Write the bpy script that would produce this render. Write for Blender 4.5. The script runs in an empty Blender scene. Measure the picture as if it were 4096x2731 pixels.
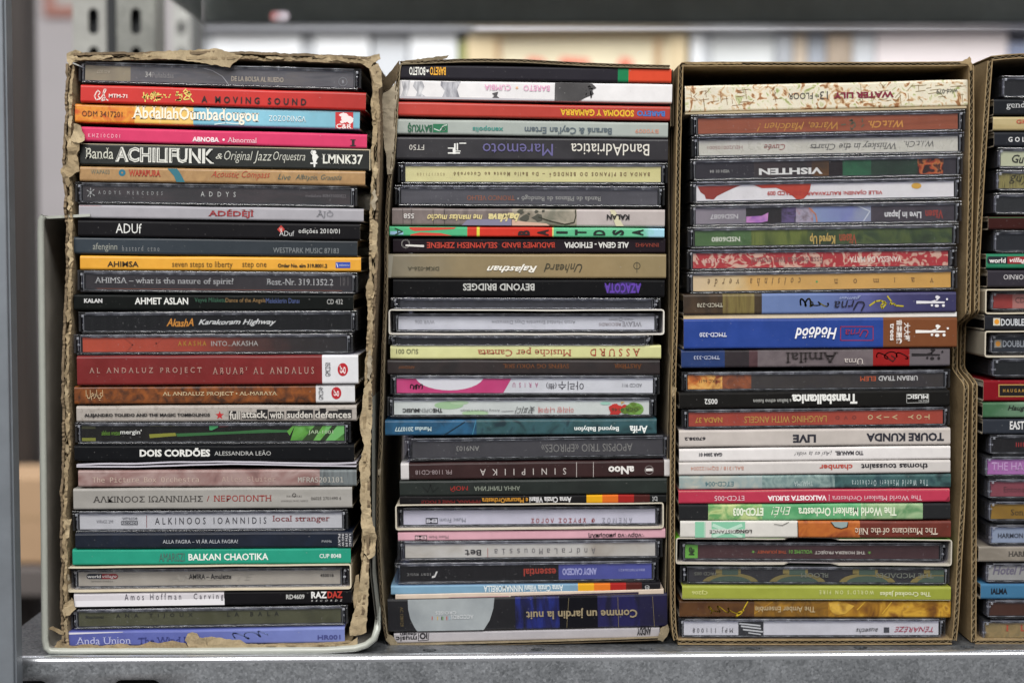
import bpy, math, random
from math import radians, sin, cos, tan, atan2, pi, hypot
from mathutils import Vector, Matrix, noise
from mathutils.geometry import tessellate_polygon, delaunay_2d_cdt

# ------------------------------------------------------------------ camera, world, lamps, exposure
SC = bpy.context.scene
COL = SC.collection
DIST, HGT, PITCH = 0.720, 0.1773, radians(3.0)
FPX = 6336.0                                   # focal length in photograph pixels (4096 wide)
cam_d = bpy.data.cameras.new('camera')
cam = bpy.data.objects.new('camera', cam_d)
COL.objects.link(cam)
cam.location = (0, -DIST, HGT)
cam.rotation_euler = (radians(90) - PITCH, 0, 0)
cam_d.sensor_width = 36
cam_d.lens = 36 * FPX / 4096
cam_d.clip_start, cam_d.clip_end = 0.01, 50
cam_d.dof.use_dof = True
cam_d.dof.focus_distance = 0.713
cam_d.dof.aperture_fstop = 6.3
SC.camera = cam

world = bpy.data.worlds.new('World')
SC.world = world
world.use_nodes = True
bg = world.node_tree.nodes['Background']
bg.inputs[0].default_value = (0.93, 0.95, 1.0, 1)
bg.inputs[1].default_value = 0.14

def area(name, loc, aim, sx, sy, power, color=(1, 1, 1)):
    d = bpy.data.lights.new(name, 'AREA')
    d.shape = 'RECTANGLE'; d.size, d.size_y = sx, sy; d.energy = power; d.color = color
    o = bpy.data.objects.new(name, d); COL.objects.link(o)
    o.location = loc
    o.rotation_euler = (Vector(aim) - Vector(loc)).to_track_quat('-Z', 'Y').to_euler()
    return o
area('ceiling_lamp_near', (0.25, -1.25, 1.75), (0.0, 0.0, 0.12), 1.9, 0.5, 49, (1.0, 0.98, 0.94))
area('fill_lamp_behind_camera', (-0.9, -2.3, 1.5), (0, 0, 0.1), 1.6, 1.0, 37, (1.0, 0.985, 0.97))  # unseen fill lamp, added to light the spines from the front
area('fill_lamp_far', (0.1, 0.62, 1.15), (0.0, 1.6, 0.35), 3.0, 0.4, 23, (0.97, 0.98, 1.0))  # unseen fill lamp, added to brighten the background

SC.render.engine = 'CYCLES'
SC.cycles.max_bounces = 10
SC.cycles.diffuse_bounces = 3
SC.cycles.glossy_bounces = 3
SC.cycles.transmission_bounces = 6
SC.cycles.transparent_max_bounces = 24
SC.view_settings.view_transform = 'Standard'
SC.view_settings.look = 'None'
SC.view_settings.exposure = 0.0
SC.view_settings.gamma = 1.0

# ------------------------------------------------------------------ helpers
def at(px, py, Y):
    """the point on the upright plane at depth Y that a pixel of the photograph shows"""
    u, v = (px - 2048) / FPX, -(py - 1365.5) / FPX
    d = (u, cos(PITCH) + v * sin(PITCH), -sin(PITCH) + v * cos(PITCH))
    t = (Y + DIST) / d[1]
    return Vector((d[0] * t, Y, HGT + d[2] * t))

def lin(h):
    h = h.lstrip('#')
    if len(h) == 3: h = ''.join(c * 2 for c in h)
    c = [int(h[i:i + 2], 16) / 255 for i in (0, 2, 4)]
    return tuple(x / 12.92 if x < .04045 else ((x + .055) / 1.055) ** 2.4 for x in c) + (1,)

MATS = {}
def newmat(key):
    m = bpy.data.materials.new(key)
    m.use_nodes = True
    nt = m.node_tree
    return m, nt, nt.nodes['Principled BSDF']

def nd(nt, typ, **kw):
    n = nt.nodes.new(typ)
    for k, v in kw.items():
        if k in n.inputs.keys(): n.inputs[k].default_value = v
        else: setattr(n, k, v)
    return n

def wear(nt, bs, color_out, amt=0.10, bump=0.03, rough=0.38):
    """small uneven rubbing and dust on printed board"""
    tc = nd(nt, 'ShaderNodeTexCoord')
    mp = nd(nt, 'ShaderNodeMapping'); mp.inputs['Scale'].default_value = (1, 1, 1)
    nt.links.new(tc.outputs['Object'], mp.inputs['Vector'])
    n1 = nd(nt, 'ShaderNodeTexNoise', Scale=90.0, Detail=6.0, Roughness=0.7)
    n2 = nd(nt, 'ShaderNodeTexNoise', Scale=1400.0, Detail=2.0)
    nt.links.new(mp.outputs[0], n1.inputs['Vector']); nt.links.new(mp.outputs[0], n2.inputs['Vector'])
    mr = nd(nt, 'ShaderNodeMapRange'); mr.inputs[1].default_value = .3; mr.inputs[2].default_value = .7
    mr.inputs[3].default_value = 1 - amt; mr.inputs[4].default_value = 1 + amt * .5
    nt.links.new(n1.outputs['Fac'], mr.inputs[0])
    mx = nd(nt, 'ShaderNodeMix', data_type='RGBA', blend_type='MULTIPLY'); mx.inputs[0].default_value = 1
    if isinstance(color_out, tuple): mx.inputs[6].default_value = color_out
    else: nt.links.new(color_out, mx.inputs[6])
    nt.links.new(mr.outputs[0], mx.inputs[7])
    # dust specks
    n3 = nd(nt, 'ShaderNodeTexNoise', Scale=900.0, Detail=1.0)
    nt.links.new(mp.outputs[0], n3.inputs['Vector'])
    m3 = nd(nt, 'ShaderNodeMapRange'); m3.inputs[1].default_value = .72; m3.inputs[2].default_value = .80
    m3.inputs[4].default_value = .3
    nt.links.new(n3.outputs['Fac'], m3.inputs[0])
    mx2 = nd(nt, 'ShaderNodeMix', data_type='RGBA'); mx2.inputs[7].default_value = (.4, .39, .38, 1)
    nt.links.new(m3.outputs[0], mx2.inputs[0]); nt.links.new(mx.outputs[2], mx2.inputs[6])
    nt.links.new(mx2.outputs[2], bs.inputs['Base Color'])
    r = nd(nt, 'ShaderNodeMapRange'); r.inputs[3].default_value = rough - .08; r.inputs[4].default_value = rough + .18
    nt.links.new(n1.outputs['Fac'], r.inputs[0]); nt.links.new(r.outputs[0], bs.inputs['Roughness'])
    b = nd(nt, 'ShaderNodeBump', Strength=bump, Distance=.0006)
    nt.links.new(n2.outputs['Fac'], b.inputs['Height']); nt.links.new(b.outputs[0], bs.inputs['Normal'])

def P(hexc, rough=0.38):
    """printed board of one colour"""
    k = ('print', hexc, rough)
    if k not in MATS:
        m, nt, bs = newmat('print_' + hexc.lstrip('#'))
        wear(nt, bs, lin(hexc), rough=rough)
        bs.inputs['Specular IOR Level'].default_value = .13
        MATS[k] = m
    return MATS[k]

def INK(hexc):
    k = ('ink', hexc)
    if k not in MATS:
        m, nt, bs = newmat('ink_' + hexc.lstrip('#'))
        bs.inputs['Base Color'].default_value = lin(hexc)
        bs.inputs['Roughness'].default_value = .42
        MATS[k] = m
    return MATS[k]

def M(c, scale=160, seed=0, stretch=(1, 1, 1), lo=.32, hi=.68, detail=4, dist=.6):
    """printed picture: colours c in cloudy patches"""
    k = ('mot', tuple(c), scale, seed, stretch, lo, hi)
    if k not in MATS:
        m, nt, bs = newmat('printed_picture')
        tc = nd(nt, 'ShaderNodeTexCoord')
        mp = nd(nt, 'ShaderNodeMapping'); mp.inputs['Scale'].default_value = stretch
        mp.inputs['Location'].default_value = (seed * .37, 0, seed * .11)
        nt.links.new(tc.outputs['Object'], mp.inputs['Vector'])
        n = nd(nt, 'ShaderNodeTexNoise', Scale=float(scale), Detail=float(detail), Distortion=float(dist))
        nt.links.new(mp.outputs[0], n.inputs['Vector'])
        cr = nd(nt, 'ShaderNodeValToRGB')
        e = cr.color_ramp.elements
        e[0].position, e[0].color = lo, lin(c[0]); e[1].position, e[1].color = hi, lin(c[-1])
        for i in range(1, len(c) - 1):
            x = e.new(lo + (hi - lo) * i / (len(c) - 1)); x.color = lin(c[i])
        nt.links.new(n.outputs['Fac'], cr.inputs[0])
        wear(nt, bs, cr.outputs[0])
        MATS[k] = m
    return MATS[k]

def G(stops, noise_amt=.15):
    """print that shades from colour to colour along the spine; stops = [(x in metres from the middle, colour)]"""
    k = ('grad', tuple(stops))
    if k not in MATS:
        m, nt, bs = newmat('printed_blend')
        tc = nd(nt, 'ShaderNodeTexCoord'); sp = nd(nt, 'ShaderNodeSeparateXYZ')
        nt.links.new(tc.outputs['Object'], sp.inputs[0])
        n = nd(nt, 'ShaderNodeTexNoise', Scale=120.0, Detail=3.0)
        nt.links.new(tc.outputs['Object'], n.inputs['Vector'])
        mr = nd(nt, 'ShaderNodeMapRange'); mr.inputs[1].default_value = -.065; mr.inputs[2].default_value = .065
        nt.links.new(sp.outputs[0], mr.inputs[0])
        ad = nd(nt, 'ShaderNodeMath', operation='MULTIPLY_ADD'); ad.inputs[1].default_value = noise_amt
        nt.links.new(n.outputs['Fac'], ad.inputs[0]); nt.links.new(mr.outputs[0], ad.inputs[2])
        cr = nd(nt, 'ShaderNodeValToRGB'); e = cr.color_ramp.elements
        pos = [(x + .065) / .13 + noise_amt * .5 for x, _ in stops]
        e[0].position, e[0].color = pos[0], lin(stops[0][1]); e[1].position, e[1].color = pos[-1], lin(stops[-1][1])
        for p_, (_, c_) in list(zip(pos, stops))[1:-1]:
            x = e.new(p_); x.color = lin(c_)
        nt.links.new(ad.outputs[0], cr.inputs[0])
        wear(nt, bs, cr.outputs[0])
        MATS[k] = m
    return MATS[k]

def simple(name, hexc, rough=.5, metal=0.0, spec=.5, nscale=0, namt=0.2, bump=0.0, stretch=(1, 1, 1), bdist=.001):
    k = ('simple', name)
    if k not in MATS:
        m, nt, bs = newmat(name)
        bs.inputs['Base Color'].default_value = lin(hexc)
        bs.inputs['Roughness'].default_value = rough
        bs.inputs['Metallic'].default_value = metal
        bs.inputs['Specular IOR Level'].default_value = spec
        if nscale:
            tc = nd(nt, 'ShaderNodeTexCoord'); mp = nd(nt, 'ShaderNodeMapping'); mp.inputs['Scale'].default_value = stretch
            nt.links.new(tc.outputs['Object'], mp.inputs['Vector'])
            n = nd(nt, 'ShaderNodeTexNoise', Scale=float(nscale), Detail=6.0, Roughness=.65)
            nt.links.new(mp.outputs[0], n.inputs['Vector'])
            cr = nd(nt, 'ShaderNodeMapRange'); cr.inputs[1].default_value = .3; cr.inputs[2].default_value = .7
            cr.inputs[3].default_value = 1 - namt; cr.inputs[4].default_value = 1 + namt * .6
            nt.links.new(n.outputs['Fac'], cr.inputs[0])
            mx = nd(nt, 'ShaderNodeMix', data_type='RGBA', blend_type='MULTIPLY'); mx.inputs[0].default_value = 1
            mx.inputs[6].default_value = lin(hexc); nt.links.new(cr.outputs[0], mx.inputs[7])
            nt.links.new(mx.outputs[2], bs.inputs['Base Color'])
            if bump:
                b = nd(nt, 'ShaderNodeBump', Strength=bump, Distance=bdist)
                nt.links.new(n.outputs['Fac'], b.inputs['Height']); nt.links.new(b.outputs[0], bs.inputs['Normal'])
        MATS[k] = m
    return MATS[k]

def clear_plastic(name, tint, edge, streak, freq=400):
    """thin polystyrene: mostly see-through, glossy, with pale diffuse streaks painted in as edge highlights"""
    m = bpy.data.materials.new(name); m.use_nodes = True; nt = m.node_tree
    for n in list(nt.nodes):
        if n.type != 'OUTPUT_MATERIAL': nt.nodes.remove(n)
    out = nt.nodes['Material Output']
    tr = nd(nt, 'ShaderNodeBsdfTransparent'); tr.inputs[0].default_value = tint
    gl = nd(nt, 'ShaderNodeBsdfGlossy'); gl.inputs['Roughness'].default_value = .12
    df = nd(nt, 'ShaderNodeBsdfDiffuse'); df.inputs[0].default_value = (.75, .77, .82, 1)
    tc = nd(nt, 'ShaderNodeTexCoord'); mp = nd(nt, 'ShaderNodeMapping'); mp.inputs['Scale'].default_value = (1, .05, .05)
    nt.links.new(tc.outputs['Object'], mp.inputs['Vector'])
    n = nd(nt, 'ShaderNodeTexNoise', Scale=float(freq), Detail=3.0, Roughness=.6)
    nt.links.new(mp.outputs[0], n.inputs['Vector'])
    mr = nd(nt, 'ShaderNodeMapRange'); mr.inputs[1].default_value = .42; mr.inputs[2].default_value = .7
    mr.inputs[3].default_value = edge; mr.inputs[4].default_value = streak
    nt.links.new(n.outputs['Fac'], mr.inputs[0])
    fc = nd(nt, 'ShaderNodeLayerWeight'); pw = nd(nt, 'ShaderNodeMath', operation='POWER'); pw.inputs[1].default_value = 4.0
    nt.links.new(fc.outputs['Facing'], pw.inputs[0])
    lw = nd(nt, 'ShaderNodeMapRange'); lw.inputs[3].default_value = .045; lw.inputs[4].default_value = .45
    nt.links.new(pw.outputs[0], lw.inputs[0])
    a = nd(nt, 'ShaderNodeMixShader'); b = nd(nt, 'ShaderNodeMixShader')
    nt.links.new(mr.outputs[0], a.inputs[0]); nt.links.new(tr.outputs[0], a.inputs[1]); nt.links.new(df.outputs[0], a.inputs[2])
    nt.links.new(lw.outputs[0], b.inputs[0]); nt.links.new(a.outputs[0], b.inputs[1]); nt.links.new(gl.outputs[0], b.inputs[2])
    n2 = nd(nt, 'ShaderNodeTexNoise', Scale=260.0, Detail=3.0)
    nt.links.new(tc.outputs['Object'], n2.inputs['Vector'])
    bp = nd(nt, 'ShaderNodeBump', Strength=.12, Distance=.0008)
    nt.links.new(n2.outputs['Fac'], bp.inputs['Height']); nt.links.new(bp.outputs[0], gl.inputs['Normal'])
    nt.links.new(b.outputs[0], out.inputs[0])
    return m
CLEAR = clear_plastic('clear_plastic', (.97, .975, .985, 1), .002, .005)
CLEAR_EDGE = clear_plastic('clear_plastic_edge', (.86, .87, .91, 1), .05, .42, 220)
CLEAR_RIB = clear_plastic('clear_plastic_rib', (.80, .80, .87, 1), .012, .05, 180)
CLEAR_GLINT = clear_plastic('clear_plastic_lid_glint', (.86, .87, .91, 1), .12, .48, 110)  # pale diffuse stands in for the highlight along the lid edge
TRAY_DARK = simple('dark_tray_plastic', '#17161b', .35, nscale=300, namt=.3)
TRAY_GREY = simple('grey_tray_plastic', '#3a3a40', .35, nscale=300, namt=.3)
PAGES = simple('paper_edges', '#d9d4c6', .8, nscale=900, namt=.25, stretch=(.05, .05, 6))
BOARD_EDGE = simple('cut_board_edge', '#cfc4ae', .8, nscale=700, namt=.2)
BOARD_IN = simple('sleeve_inside', '#b9b0a2', .8, nscale=400, namt=.2)

class MB:
    """collects faces, links them as one mesh object"""
    def __init__(s): s.v, s.f, s.m, s.mats = [], [], [], []
    def mi(s, mat):
        if mat not in s.mats: s.mats.append(mat)
        return s.mats.index(mat)
    def add(s, vs, fs, mat):
        o = len(s.v); i = s.mi(mat)
        s.v += [tuple(x) for x in vs]
        for f in fs: s.f.append([o + k for k in f]); s.m.append(i)
    def box(s, x0, x1, y0, y1, z0, z1, mat, b=0.0):
        if b <= 0:
            v = [(x, y, z) for x in (x0, x1) for y in (y0, y1) for z in (z0, z1)]
            s.add(v, [(0, 1, 3, 2), (4, 6, 7, 5), (0, 4, 5, 1), (2, 3, 7, 6), (0, 2, 6, 4), (1, 5, 7, 3)], mat)
            return
        # chamfered front edges: octagon section in x-z at the front
        b = min(b, (x1 - x0) * .45, (z1 - z0) * .45)
        r = lambda x0, x1, z0, z1, y: [(x0, y, z0), (x1, y, z0), (x1, y, z1), (x0, y, z1)]
        v = r(x0 + b, x1 - b, z0 + b, z1 - b, y0) + r(x0 + b * .3, x1 - b * .3, z0 + b * .3, z1 - b * .3, y0 + b * .3) + r(x0, x1, z0, z1, y0 + b) + r(x0, x1, z0, z1, y1)
        f = [(0, 1, 2, 3), (15, 14, 13, 12)]
        for k in range(3):
            for j in range(4):
                a, c = k * 4 + j, k * 4 + (j + 1) % 4
                f.append((a, a + 4, c + 4, c))
        s.add(v, f, mat)
    def tube(s, pts, rad, mat, n=8):
        pts = [Vector(p) for p in pts]; rings = []
        for i, p in enumerate(pts):
            t = (pts[min(i + 1, len(pts) - 1)] - pts[max(i - 1, 0)]).normalized()
            a = t.cross(Vector((0, 0, 1)));
            if a.length < .1: a = t.cross(Vector((1, 0, 0)))
            a.normalize(); b = t.cross(a)
            rings.append([p + (a * cos(2 * pi * k / n) + b * sin(2 * pi * k / n)) * rad for k in range(n)])
        v = [q for r in rings for q in r]; f = []
        for i in range(len(rings) - 1):
            for k in range(n):
                f.append((i * n + k, i * n + (k + 1) % n, (i + 1) * n + (k + 1) % n, (i + 1) * n + k))
        f += [tuple(range(n)), tuple(range(len(v) - 1, len(v) - 1 - n, -1))]
        s.add(v, f, mat)
    def poly(s, pts, y, mat):
        """flat polygon facing the viewer, pts in x-z"""
        if len(pts) < 3: return
        t = tessellate_polygon([[Vector((p[0], p[1], 0)) for p in pts]])
        s.add([(p[0], y, p[1]) for p in pts], t, mat)
    def build(s, name, parent=None, smooth=False, loc=None):
        me = bpy.data.meshes.new(name)
        me.from_pydata(s.v, [], s.f)
        for m in s.mats: me.materials.append(m)
        me.polygons.foreach_set('material_index', s.m)
        if smooth: me.polygons.foreach_set('use_smooth', [True] * len(s.f))
        me.update()
        o = bpy.data.objects.new(name, me); COL.objects.link(o)
        if parent: o.parent = parent
        if loc: o.location = loc
        return o

def empty(name, loc=(0, 0, 0), rot=(0, 0, 0)):
    o = bpy.data.objects.new(name, None); COL.objects.link(o)
    o.location = loc; o.rotation_euler = rot; o.empty_display_size = .01
    return o
def tag(o, label=None, cat=None, group=None, kind=None):
    if label: o['label'] = label
    if cat: o['category'] = cat
    if group: o['group'] = group
    if kind: o['kind'] = kind
    return o

# ------------------------------------------------------------------ lettering
FONT_MONO = None
try:
    import os
    p_ = os.path.join(bpy.utils.resource_path('LOCAL'), 'datafiles', 'fonts', 'DejaVuSansMono.woff2')
    if os.path.exists(p_): FONT_MONO = bpy.data.fonts.load(p_)
except Exception:
    FONT_MONO = None
TEXTS = {}
def text_key(s, style): return (s, style)
def text_request(s, style):
    k = text_key(s, style)
    if k in TEXTS: return
    cu = bpy.data.curves.new('t', 'FONT'); cu.body = s; cu.size = 1; cu.resolution_u = 2
    if 'b' in style: cu.offset = .022
    if 'B' in style: cu.offset = .04
    if 't' in style: cu.offset = -.008
    if 'T' in style: cu.offset = -.028
    if 'i' in style: cu.shear = .28
    if 'h' in style: cu.shear = .35
    if 'w' in style: cu.space_character = 1.7
    if 'W' in style: cu.space_character = 2.6
    if 'm' in style and FONT_MONO: cu.font = FONT_MONO
    o = bpy.data.objects.new('t', cu); COL.objects.link(o)
    TEXTS[k] = o
def text_resolve():
    bpy.context.view_layer.update()
    dg = bpy.context.evaluated_depsgraph_get()
    for k, o in list(TEXTS.items()):
        me = bpy.data.meshes.new_from_object(o.evaluated_get(dg))
        vs = [(v.co.x, v.co.y) for v in me.vertices]
        fs = [tuple(p.vertices) for p in me.polygons]
        style = k[1]
        if 's' in style and fs:                        # slab feet where a stem ends on the base line or at letter height
            cnt = {}
            for f in fs:
                for i in range(len(f)):
                    e = tuple(sorted((f[i], f[(i + 1) % len(f)]))); cnt[e] = cnt.get(e, 0) + 1
            spans = []
            for (a, b), c in cnt.items():
                if c == 1 and abs(vs[a][1] - vs[b][1]) < .004 and .04 < abs(vs[a][0] - vs[b][0]) < .24:
                    spans.append((min(vs[a][0], vs[b][0]), max(vs[a][0], vs[b][0]), vs[a][1]))
            sh = .28 if 'i' in style else 0
            for x0, x1, y in spans:
                up = y < .08
                y0, y1 = (y, y + .045) if up else (y - .045, y)
                e_ = .075
                n0 = len(vs)
                vs += [(x0 - e_, y0), (x1 + e_, y0), (x1 + e_, y1), (x0 - e_, y1)]
                fs.append((n0, n0 + 1, n0 + 2, n0 + 3))
        if 'h' in style:                              # hand lettering: uneven base line and size
            r = random.Random(len(k[0]))
            ph = r.random() * 9
            vs = [(x + .03 * sin(y * 7 + ph), y + .035 * sin(x * 2.3 + ph) + .02 * sin(x * 5.1)) for x, y in vs]
        if vs:
            x0, x1 = min(v[0] for v in vs), max(v[0] for v in vs)
            y0, y1 = min(v[1] for v in vs), max(v[1] for v in vs)
            w, h = max(x1 - x0, 1e-5), max(y1 - y0, 1e-5)
            vs = [((x - x0) / w - .5, (y - y0) / h - .5) for x, y in vs]
        TEXTS[k] = (vs, fs)
        bpy.data.meshes.remove(me)
        cu = o.data
        bpy.data.objects.remove(o); bpy.data.curves.remove(cu)

TILE = {'A1': (240, 180, .5527), 'A2': (240, 860, .5527), 'A3': (240, 1400, .5527), 'A4': (240, 2031, .5527),
        'B1': (1500, 200, .5272), 'B2': (1500, 800, .5272), 'B3': (1500, 1400, .5272), 'B4': (1500, 2031, .5272),
        'C1': (2680, 200, .5272), 'C2': (2680, 800, .5272), 'C3': (2680, 1400, .5272), 'C4': (2680, 2031, .5272),
        'D1': (3796, 180, .5484), 'D2': (3796, 1000, .5484), 'D3': (3796, 1800, .5941), 'N': (0, 0, 1)}
def px(tile, x, y):
    a, b, s = TILE[tile]; return a + x * s, b + y * s

def clip_rect(pts, x0, x1, z0, z1):
    def clip(pts, ins, inter):
        out = []
        for i in range(len(pts)):
            a, b = pts[i - 1], pts[i]
            if ins(b):
                if not ins(a): out.append(inter(a, b))
                out.append(b)
            elif ins(a): out.append(inter(a, b))
        return out
    def ix(c):
        def g(a, b):
            t = (c - a[0]) / (b[0] - a[0]); return (c, a[1] + t * (b[1] - a[1]))
        return g
    def iz(c):
        def g(a, b):
            t = (c - a[1]) / (b[1] - a[1]); return (a[0] + t * (b[0] - a[0]), c)
        return g
    for ins, it in ((lambda p: p[0] >= x0, ix(x0)), (lambda p: p[0] <= x1, ix(x1)), (lambda p: p[1] >= z0, iz(z0)), (lambda p: p[1] <= z1, iz(z1))):
        if not pts: return pts
        pts = clip(pts, ins, it)
    return pts

def ribbon(pts, w):
    """outline quads of a stroke through 2-D points"""
    q = []
    for i in range(len(pts) - 1):
        (x0, z0), (x1, z1) = pts[i], pts[i + 1]
        l = hypot(x1 - x0, z1 - z0) or 1e-9
        nx, nz = -(z1 - z0) / l * w / 2, (x1 - x0) / l * w / 2
        ex, ez = (x1 - x0) / l * w * .3, (z1 - z0) / l * w * .3
        q.append([(x0 - ex + nx, z0 - ez + nz), (x0 - ex - nx, z0 - ez - nz), (x1 + ex - nx, z1 + ez - nz), (x1 + ex + nx, z1 + ez + nz)])
    return q
# ------------------------------------------------------------------ the rack, the room behind
GALV = None
def galvanised(name, c0, c1, rough, bright=1.0, metal=.75):
    k = ('galv', name)
    if k in MATS: return MATS[k]
    m, nt, bs = newmat(name)
    tc = nd(nt, 'ShaderNodeTexCoord'); mp = nd(nt, 'ShaderNodeMapping')
    nt.links.new(tc.outputs['Object'], mp.inputs['Vector'])
    v = nd(nt, 'ShaderNodeTexVoronoi', Scale=950.0); n = nd(nt, 'ShaderNodeTexNoise', Scale=40.0, Detail=8.0, Roughness=.75)
    n2 = nd(nt, 'ShaderNodeTexNoise', Scale=1100.0, Detail=3.0)
    for x in (v, n, n2): nt.links.new(mp.outputs[0], x.inputs['Vector'])
    sp = nd(nt, 'ShaderNodeSeparateColor'); nt.links.new(v.outputs['Color'], sp.inputs[0])
    a = nd(nt, 'ShaderNodeMath', operation='MULTIPLY_ADD'); a.inputs[1].default_value = .22
    nt.links.new(sp.outputs[0], a.inputs[0]); nt.links.new(n.outputs['Fac'], a.inputs[2])
    a2 = nd(nt, 'ShaderNodeMath', operation='MULTIPLY_ADD'); a2.inputs[1].default_value = .42
    nt.links.new(n2.outputs['Fac'], a2.inputs[0]); nt.links.new(a.outputs[0], a2.inputs[2])
    cr = nd(nt, 'ShaderNodeValToRGB'); e = cr.color_ramp.elements
    e[0].position, e[0].color = .55, lin(c0); e[1].position, e[1].color = 1.05, lin(c1)
    nt.links.new(a2.outputs[0], cr.inputs[0]); nt.links.new(cr.outputs[0], bs.inputs['Base Color'])
    bs.inputs['Metallic'].default_value = metal
    r = nd(nt, 'ShaderNodeMapRange'); r.inputs[3].default_value = rough - .1; r.inputs[4].default_value = rough + .15
    nt.links.new(sp.outputs[1], r.inputs[0]); nt.links.new(r.outputs[0], bs.inputs['Roughness'])
    b = nd(nt, 'ShaderNodeBump', Strength=.12, Distance=.0004)
    nt.links.new(n2.outputs['Fac'], b.inputs['Height']); nt.links.new(b.outputs[0], bs.inputs['Normal'])
    MATS[k] = m
    return m
STEEL = galvanised('galvanised_shelf_steel', '#55585c', '#989ca1', .40)
STEEL_FACE = galvanised('galvanised_shelf_front', '#83878b', '#bdc1c6', .36)
STEEL_POST = simple('grey_post_steel', '#7d838a', .5, metal=.3, nscale=60, namt=.12)
SHADE_DARK = simple('shade_dark_steel', '#2c2e30', .7)  # darkened steel: shade inside slots and gaps put into the colour
STEEL_LIGHTENED = simple('lightened_grey_steel', '#d2dad8', .55, nscale=30, namt=.15)  # colour lightened to make up for light the upper shelf lacks
STEEL_HIGHLIGHT = simple('highlight_steel_bend', '#dfe1e6', .24, metal=.85, nscale=120, namt=.15, stretch=(.2, 1, 1))  # paler than the shelf steel: overhead highlight put into the colour
PALE_STEEL = simple('pale_painted_steel', '#a3a39e', .55, nscale=60, namt=.2)

def stadium(cx, cz, w, h, n=20):
    """slot outline, wide or tall"""
    pts = []
    r = min(w, h) / 2
    for k in range(n):
        a = 2 * pi * (k + .5) / n
        x, z = cos(a) * r, sin(a) * r
        x += (w / 2 - r) * (1 if x > 0 else -1); z += (h / 2 - r) * (1 if z > 0 else -1)
        pts.append((cx + x, cz + z))
    return pts
def plate_cell(mb, x0, x1, z0, z1, hole, f3, t, mat, hole_mat=None):
    """a rectangle with one hole, given thickness; f3(x, z, depth) -> 3-D point"""
    n = len(hole); cx = sum(p[0] for p in hole) / n; cz = sum(p[1] for p in hole) / n
    outer = []
    for (hx, hz) in hole:
        dx, dz = hx - cx, hz - cz
        s = min(((x1 - cx) if dx > 0 else (x0 - cx)) / dx if abs(dx) > 1e-9 else 1e9, ((z1 - cz) if dz > 0 else (z0 - cz)) / dz if abs(dz) > 1e-9 else 1e9)
        outer.append((cx + dx * s, cz + dz * s))
    # put the corners in exactly
    for c in ((x0, z0), (x0, z1), (x1, z0), (x1, z1)):
        j = min(range(n), key=lambda i: hypot(outer[i][0] - c[0], outer[i][1] - c[1])); outer[j] = c
    v = [f3(*p, 0) for p in outer] + [f3(*p, 0) for p in hole] + [f3(*p, t) for p in hole] + [f3(*p, t) for p in outer]
    f = []
    for k in range(n):
        j = (k + 1) % n
        f += [(k, j, n + j, n + k), (n + k, n + j, 2 * n + j, 2 * n + k), (2 * n + k, 2 * n + j, 3 * n + j, 3 * n + k)]
    mb.add(v, f, mat)

rack = empty('shelving_rack', (-.2, .05, 0))
tag(rack, 'galvanised steel shelving rack that the boxes of CDs stand on', 'shelving rack')
RL = Vector((-.2, .05, 0))
# lower shelf: front edge runs a little skew
e0, e1 = at(60, 2625, -.0214), at(4200, 2600, -.0100)
X0, X1 = -.237, .42
def edge_y(x): return -.0214 + (x + .22) / .455 * .0114
sh = MB()
def top3(u, w, t): # u along the edge, w = distance behind the edge
    return (u - RL.x, edge_y(u) + w - RL.y, -t)
holes_px = [(1282, 2607), (1720, 2597), (2154, 2590), (2585, 2585), (3017, 2582), (3450, 2582), (3880, 2583)]
hx = [at(x, y, -.013 if x < 1400 else -.008).x for x, y in holes_px]
hx = [-.205] + [hx[0] + (hx[-1] - hx[0]) * i / 6 for i in range(7)] + [hx[-1] + .048, hx[-1] + .096]
prev = X0
for i, h in enumerate(hx):
    nx_ = (h + hx[i + 1]) / 2 if i + 1 < len(hx) else X1
    plate_cell(sh, prev, nx_, .0022, .0125, stadium(h, .0072, .0064, .0056), top3, .0012, STEEL)
    prev = nx_
n = 16
vs, fs = [], []
for i in range(n + 1):
    x = X0 + (X1 - X0) * i / n
    for w in (.0125, .41): vs += [top3(x, w, 0)]
for i in range(n): fs.append((2 * i, 2 * i + 2, 2 * i + 3, 2 * i + 1))
sh.add(vs, fs, STEEL)
sh.build('shelf_board', rack)
lip = MB()
prof = [(.0022, 0)] + [(.0022 - .0030 * sin(a), -.0026 + .0026 * cos(a)) for a in [pi / 2 * k / 8 for k in range(1, 9)]] + [(-.0008, -.0032)]
vs, fs = [], []
for i in range(n + 1):
    x = X0 + (X1 - X0) * i / n
    for (w, z) in prof: vs.append((x - RL.x, edge_y(x) + w - RL.y, z))
m_ = len(prof)
for i in range(n):
    for k in range(m_ - 1): fs.append((i * m_ + k, i * m_ + k + 1, (i + 1) * m_ + k + 1, (i + 1) * m_ + k))
lip.add(vs, fs, STEEL_HIGHLIGHT)
def face3(u, z, t): return (u - RL.x, edge_y(u) - .0008 + t - RL.y, z)
cells = [(X0, -.200, (-.2165, -.0150, .020, .0085)), (-.200, -.140, (-.1675, -.0148, .0215, .0085))]
for a, b, (cx, cz, w, h) in cells: plate_cell(lip, a, b, -.022, -.0075, stadium(cx, cz, w, h), face3, .0014, STEEL_FACE)
vs = [face3(X0 + (X1 - X0) * i / 16, z, 0) for i in range(17) for z in (-.0032, -.0075)]
lip.add(vs, [(2 * i, 2 * i + 1, 2 * i + 3, 2 * i + 2) for i in range(16)], STEEL_FACE)
vs = [face3(-.14 + .56 * i / 12, z, 0) for i in range(13) for z in (-.0075, -.022)]
lip.add(vs, [(2 * i, 2 * i + 1, 2 * i + 3, 2 * i + 2) for i in range(12)], STEEL_FACE)
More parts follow.
